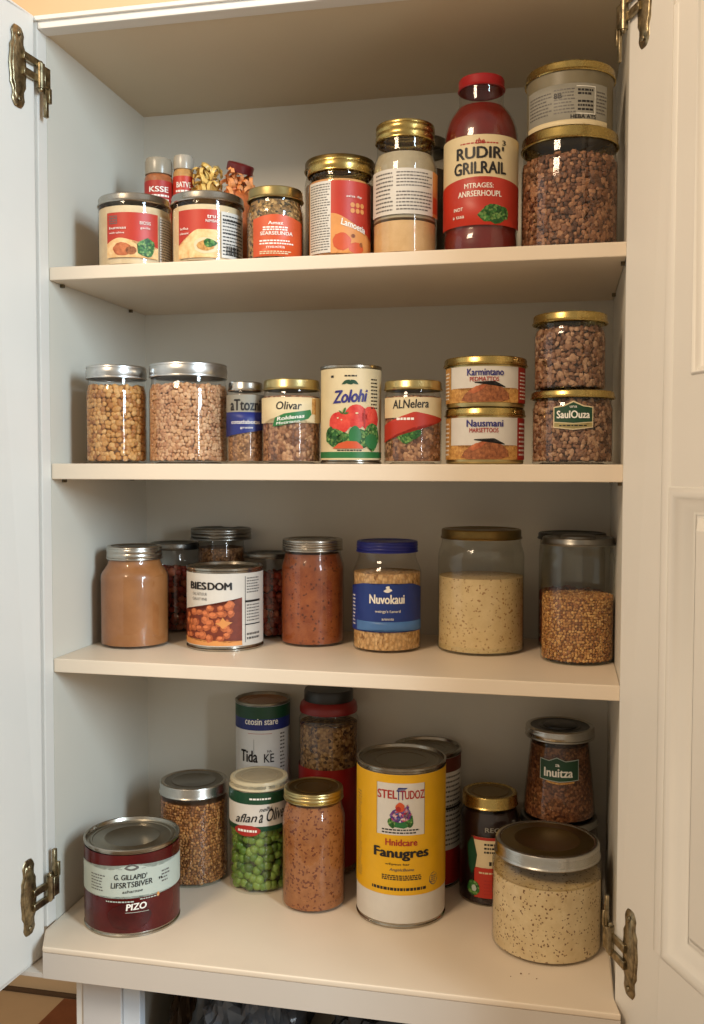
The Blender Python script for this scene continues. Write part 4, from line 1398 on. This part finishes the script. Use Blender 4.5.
t = spot('tin_can', 'tall white can with green and navy top band behind the pea jar', 'can', .1768, .2385, Z)
can_body(t, .0355, .2166, STEEL_DK, metal('copper_end', rgb(168, 128, 100), .35))
lb = sleeve(t, .0357, .0045, .2125, flat('white_wrap', rgb(214, 212, 208), .5, 0, .03))
R = .0358
decal('picture', lb, R, [(DKGREEN, [rect(-R * 3, R * 3, .1960, .2122)], 1), (NAVY, [rect(-R * 3, R * 3, .1815, .1962)], 1), (INKR, [rect(-.020, .012, .1770, .1775)], 1),
                         (INKG, [rect(-.0120, -.0116, .150, .170)] + words(.024, .032, .110, .178, 14, .9, .5), 1)])
lettering('lettering', lb, R, [('ceosin stare', INKW, -.002, .1890, .044, .0080, .025, 0), ('Tida', INK, -.0190, .1400, .024, .0150, .03, 0), ('KE', INK, .0080, .1400, .013, .0110, .015, 0), ('NA', INK, .0085, .1530, .006, .003, .01, 0)], 3)

t = spot('mason_jar', 'gold-lidded mason jar of speckled orange relish at front of the bottom board', 'jar', .2741, .1303, Z)
rf = mason_profile(.0378, .0335, .103, .124)
glass_body(t, .0378, .0335, .103, .124, .136, GLASS)
fill_smooth(t, rf, .123, puree('relish', rgb(142, 86, 44), rgb(166, 108, 62), 110, .5, rgb(104, 44, 18), .13, 430))
lid_screw(t, .0359, .1270, .1403, GOLD_PALE, GOLD_DK, 2, .0002)

t = spot('storage_jar', 'tall jar with black cap and red collar behind the relish jar', 'jar', .2680, .2320, Z)
rf = glass_radius(.0384, .0345, .196, .206)
glass_body(t, .0384, .0345, .196, .206, .2100, GLASS)
fill_smooth(t, rf, .192, grainy('mixed_grain', [(0.0, rgb(104, 70, 40)), (0.5, rgb(150, 112, 68)), (1.0, rgb(188, 150, 98))], 260, .7, .55, 1, rgb(66, 40, 24), 300, 0, .15))
lathe('collar', [(.0350, .2055), (.0372, .2065), (.0376, .2110), (.0362, .2165), (.0330, .2200), (.0300, .2215)], flat('red_collar', rgb(132, 28, 28), .35), t)
lathe('cap', [(.0312, .2200), (.0318, .2215), (.0318, .2330), (.0306, .2352), (.020, .2360), (0, .2360)], BLACKLID, t)
decal('label', t, .0388, [(flat('deep_red_label', rgb(150, 26, 24), .42, 0, .06), [rect(-.0388 * 2.2, .0388 * 2.2, .012, .1385)], 1)])

t = spot('tin_can', 'large yellow can with white picture panel and white base band', 'can', .3797, .1329, Z)
can_body(t, .0518, .1829, STEEL, STEEL_DK)
lb = sleeve(t, .0520, .0060, .1760, PAPER)
R = .0521
YEL = flat('yellow_label', rgb(224, 170, 18), .42, 0, .04)
MULTI = grainy('flower_print', [(0.0, rgb(44, 50, 128)), (0.35, rgb(120, 62, 140)), (0.6, rgb(224, 214, 214)), (0.8, rgb(196, 60, 92)), (1.0, rgb(64, 110, 170))], 430, 0, .5)
decal('picture', lb, R, [
    (YEL, [rect(-R * 3.0, R * 3.0, .0385, .1760)], 1),
    (PAPER, [rect(-.0285, .0275, .1075, .1665)], 2),
    (INKG, [rect(-.0285, -.0281, .1075, .1665), rect(.0271, .0275, .1075, .1665)], 3),
    (GREENL, [blob(-.001, .1225, .0140, .0065, 20, .2)], 3), (LEAF, [blob(-.010, .1225, .0045, .0065, 14, .25), blob(.010, .1235, .0040, .0070, 14, .25)], 4),
    (MULTI, [blob(-.001, .1300, .0115, .0075, 22, .18), blob(.006, .1325, .0045, .0065, 14, .2)], 5),
    (ORANGEL, [blob(-.001, .1395, .0050, .0055, 14, .12)], 6), (INKR, [blob(-.003, .1375, .003, .003, 12, .1)], 7),
    (MULTI, [blob(.007, .1400, .0016, .003, 10, .2)], 6),
    (NAVY, [[(-.0045, .1595), (.0055, .1600), (.0075, .1618), (-.0030, .1618)]], 3),
    (INK, words(-.022, .021, .1125, .1145, 1, 1.0, .2) + words(-.022, .021, .1092, .1112, 1, 1.0, .2), 3),
    (INK, words(-.022, .024, .0555, .0620, 3, .98, .35) + words(-.035, .038, .0435, .0475, 1, 1.0, .15), 2),
    (INKG, words(-.064, -.053, .050, .150, 30, .8, .7, .001, .003), 2), (INKG, [blob(.041, .0535, .0065, .0075, 16, .1)], 2), (YEL, [blob(.041, .0535, .0055, .0064, 16, .1)], 3), (INKG, words(.037, .045, .049, .058, 4, .9, .5), 4)])
lettering('lettering', lb, R, [('STEL', INKR, -.0160, .1490, .0225, .0095, .03, 0), ('TUDOZ', INKR, .0130, .1490, .0275, .0095, .03, 0), ('TT', INKB, -.0005, .1480, .0090, .0110, .02, 0),
                               ('Hnidcare', INKR, .0005, .0955, .036, .0075, .03, 0), ('Fanugres', INK, .0005, .0785, .064, .0140, .045, 0), ('wEpeut kar', INK, -.004, .0725, .028, .0030, .01, 0),
                               ('AngelcBoine', INKG, .001, .0655, .028, .0042, .01, .2)], 4)

t = spot('tin_can', 'tall can with white text panel and red base hidden behind the yellow can', 'can', .3970, .2295, Z)
can_body(t, .0425, .1690, STEEL, STEEL_DK)
lb = sleeve(t, .0427, .0045, .1630, PAPER)
R = .0428
decal('picture', lb, R, [(INKR, [rect(-R * 3, R * 3, .0050, .0480)], 1), (flat('brown_band', rgb(92, 40, 26), .5), [rect(-R * 3, R * 3, .1450, .1628)], 1),
                         (INKG, words(.008, .056, .052, .142, 15, .98, .45), 1), (INK, [rect(.006, .060, .0985, .1015)], 2)])

t = spot('sauce_jar', 'dark jar with gold lid and red and cream label right of the yellow can', 'jar', .4790, .1928, Z)
rf = glass_radius(.0362, .0318, .096, .113)
glass_body(t, .0362, .0318, .096, .113, .127, GLASS_D)
fill_smooth(t, rf, .110, puree('dark_preserve', rgb(26, 12, 16), rgb(40, 20, 22), 40, .35))
lid_plain(t, .0343, .1150, .1294, GOLD, GOLD_DK)
R = .0366
lb = decal('label', t, R, [(CREAMP, [rect(-.022, R * 1.35, .0470, .0840)], 1), (REDL, [rect(-.018, R * 1.35, .0110, .0475)], 1), (INKR, [rect(-.022, R * 1.35, .0805, .0840)], 2),
                           (DKGREEN, [blob(-.0215, .062, .0055, .020, 16, .3)], 3), (LEAF, [blob(-.0195, .0215, .0085, .0085, 18, .15)], 3), (PALEG, [blob(-.0180, .0215, .0030, .0040, 12, .1)], 4),
                           (INK, words(-.006, .030, .064, .078, 3, .9, .5) + words(.000, .010, .050, .056, 1, .9, .2), 2), (CREAMP, words(-.012, .028, .0400, .0425, 1, .95, .2), 2), (INKR, words(-.006, .030, .014, .034, 5, .9, .5), 2)])
lettering('lettering', lb, R, [('REO', PAPER_G, .004, .0905, .018, .0055, .02, 0)], 3)

t = spot('storage_jar', 'large jar of pale speckled flour with wide silver lid at the front right', 'jar', .5489, .0905, Z)
rf = glass_radius(.0593, .0565, .088, .099)
glass_body(t, .0593, .0565, .088, .099, .111, GLASS)
fill_smooth(t, rf, .0800, puree('speckled_flour', rgb(200, 174, 130), rgb(216, 194, 152), 60, .7, rgb(116, 80, 48), .05, 620), dome=.004)
fill_smooth(t, rf, .0960, glass('flour_dust', (.93, .90, .82), (.66, .62, .54), 1.2), 'flour_film', .0805, 0, .0016)
lid_plain(t, .0575, .1000, .1148, SILVER, GOLD_DK)

t = spot('storage_jar', 'dark-lidded jar under the tapered jar with green badge', 'jar', .5612, .2050, Z, 0, 'stacked jars at the back right')
rf = glass_radius(.0460, .0440, .078, .092)
glass_body(t, .0460, .0440, .078, .092, .100, GLASS_D)
fill_smooth(t, rf, .085, puree('dark_beans', rgb(60, 42, 28), rgb(86, 62, 42), 70))
lid_plain(t, .0466, .0950, .1030, PEWTER, DARKLID)

t = spot('tapered_jar', 'tapered jar of dark spice with green badge, stacked on another jar', 'jar', .5612, .2050, Z + .1032, 0, 'stacked jars at the back right')
def rflask(z):
    if z < .005:
        return .0422 - .004 * (1 - z / .005) ** 2
    return .0428 - .0085 * (min(z, .092) / .092) ** 1.15
zs = [0.001, .0025, .005, .02, .04, .06, .08, .092, .098]
lathe('glass', [(0, .002), (.037, .0005)] + [(rflask(z), z) for z in zs], GLASS_D, t)
fill_smooth(t, rflask, .088, grainy('spice_blend', [(0.0, rgb(74, 40, 24)), (0.5, rgb(122, 74, 46)), (1.0, rgb(164, 112, 74))], 330, .6, .55), ins=.0012)
lid_screw(t, .0412, .0955, .1085, SILVER, BLACKLID, 1)
lathe('lid_knob', [(.020, .1072), (.0195, .1090), (.016, .1105), (0, .1108)], BLACKLID, t, 40)
R2 = lambda z: rflask(z) + .0006
lb = decal('label', t, R2, [(PALEG, [[(-.0235, .0520), (-.0235, .0760), (-.012, .0745), (-.003, .0785), (.007, .0745), (.0235, .0760), (.0235, .0520), (.000, .0500)]], 1),
                            (DKGREEN, [[(-.0227, .0527), (-.0227, .0750), (-.012, .0736), (-.003, .0775), (.007, .0736), (.0227, .0750), (.0227, .0527), (.000, .0508)]], 2),
                            (WHEATP, [[(-.015, .0490), (-.015, .0510), (.000, .0492), (.018, .0510), (.018, .0490), (.000, .0470)]], 1)])
lettering('lettering', lb, R2, [('Inuitza', INKW, -.001, .0560, .033, .0100, .03, 0), ('a', INKW, -.002, .0680, .005, .003, .02, 0)], 4)

# crumbs in front of the flour jar
CR = flat('crumb', rgb(120, 84, 52), .7)
for x, y, s in ((.525, .0120, .0012), (.533, .0135, .0008), (.515, .0045, .0007), (.541, .0055, .0009)):
    bm = bmesh.new()
    bmesh.ops.create_icosphere(bm, subdivisions=1, radius=s)
    for v in bm.verts:
        v.co *= random.uniform(.7, 1.1)
        v.co.z *= .6
    o = from_bm('crumb', bm, None, [CR])
    o.location = (x, y, S4 + s * .45)
    tag(o, 'tiny brown crumb on the board in front of the pale flour jar', 'crumb', 'crumbs on the bottom board')

# ------------------------------------------------------------------ light
def area(name, loc, target, sx, sy, power, colour):
    l = bpy.data.lights.new(name, 'AREA')
    l.shape = 'RECTANGLE'
    l.size, l.size_y = sx, sy
    l.energy = power
    l.color = colour
    o = bpy.data.objects.new(name, l)
    COL.objects.link(o)
    o.location = loc
    d = Vector(target) - Vector(loc)
    o.rotation_euler = d.to_track_quat('-Z', 'Y').to_euler()
    return o
area('window_light', (1.92, -1.20, 0.66), (0.05, 0.10, -0.08), 0.34, 0.90, 37.0, (0.63, 0.84, 1.0))
area('added_streak_light', (1.50, -1.05, 0.30), (0.15, 0.08, -0.05), 0.10, 0.95, 7.5, (0.84, 0.93, 1.0))  # added narrow lamp, only for upright streak highlights on the jars
area('ceiling_lamp', (-0.30, -1.35, 1.05), (0.50, 0.0, -0.05), 0.45, 0.45, 21.0, (1.0, 0.77, 0.53))
wd = bpy.data.worlds.new('room_air')
scn.world = wd
wd.use_nodes = True
bg = wd.node_tree.nodes['Background']
bg.inputs[0].default_value = (1.0, 0.85, 0.66, 1)
bg.inputs[1].default_value = 0.45

# ------------------------------------------------------------------ camera
cam = bpy.data.cameras.new('camera')
cam.sensor_fit = 'VERTICAL'
cam.sensor_height = 36.0
cam.sensor_width = 36.0
cam.lens = 970.77 / 1024 * 36.0
cam.clip_start = 0.02
co = bpy.data.objects.new('camera', cam)
COL.objects.link(co)
yaw, pitch, roll = 0.21279, 0.04552, 0.00268
fw = Vector((-math.sin(yaw) * math.cos(pitch), math.cos(yaw) * math.cos(pitch), -math.sin(pitch)))
rt = Vector((math.cos(yaw), math.sin(yaw), 0))
up = rt.cross(fw)
r2 = rt * math.cos(roll) + up * math.sin(roll)
u2 = up * math.cos(roll) - rt * math.sin(roll)
m = Matrix((r2, u2, -fw)).transposed().to_4x4()
m.translation = Vector((0.56003, -0.97968, 0.00186))
co.matrix_world = m
scn.camera = co

scn.view_settings.view_transform = 'Standard'
scn.view_settings.look = 'None'
scn.view_settings.exposure = 0.0
scn.cycles.transparent_max_bounces = 40
scn.cycles.max_bounces = 10
scn.cycles.use_denoising = True
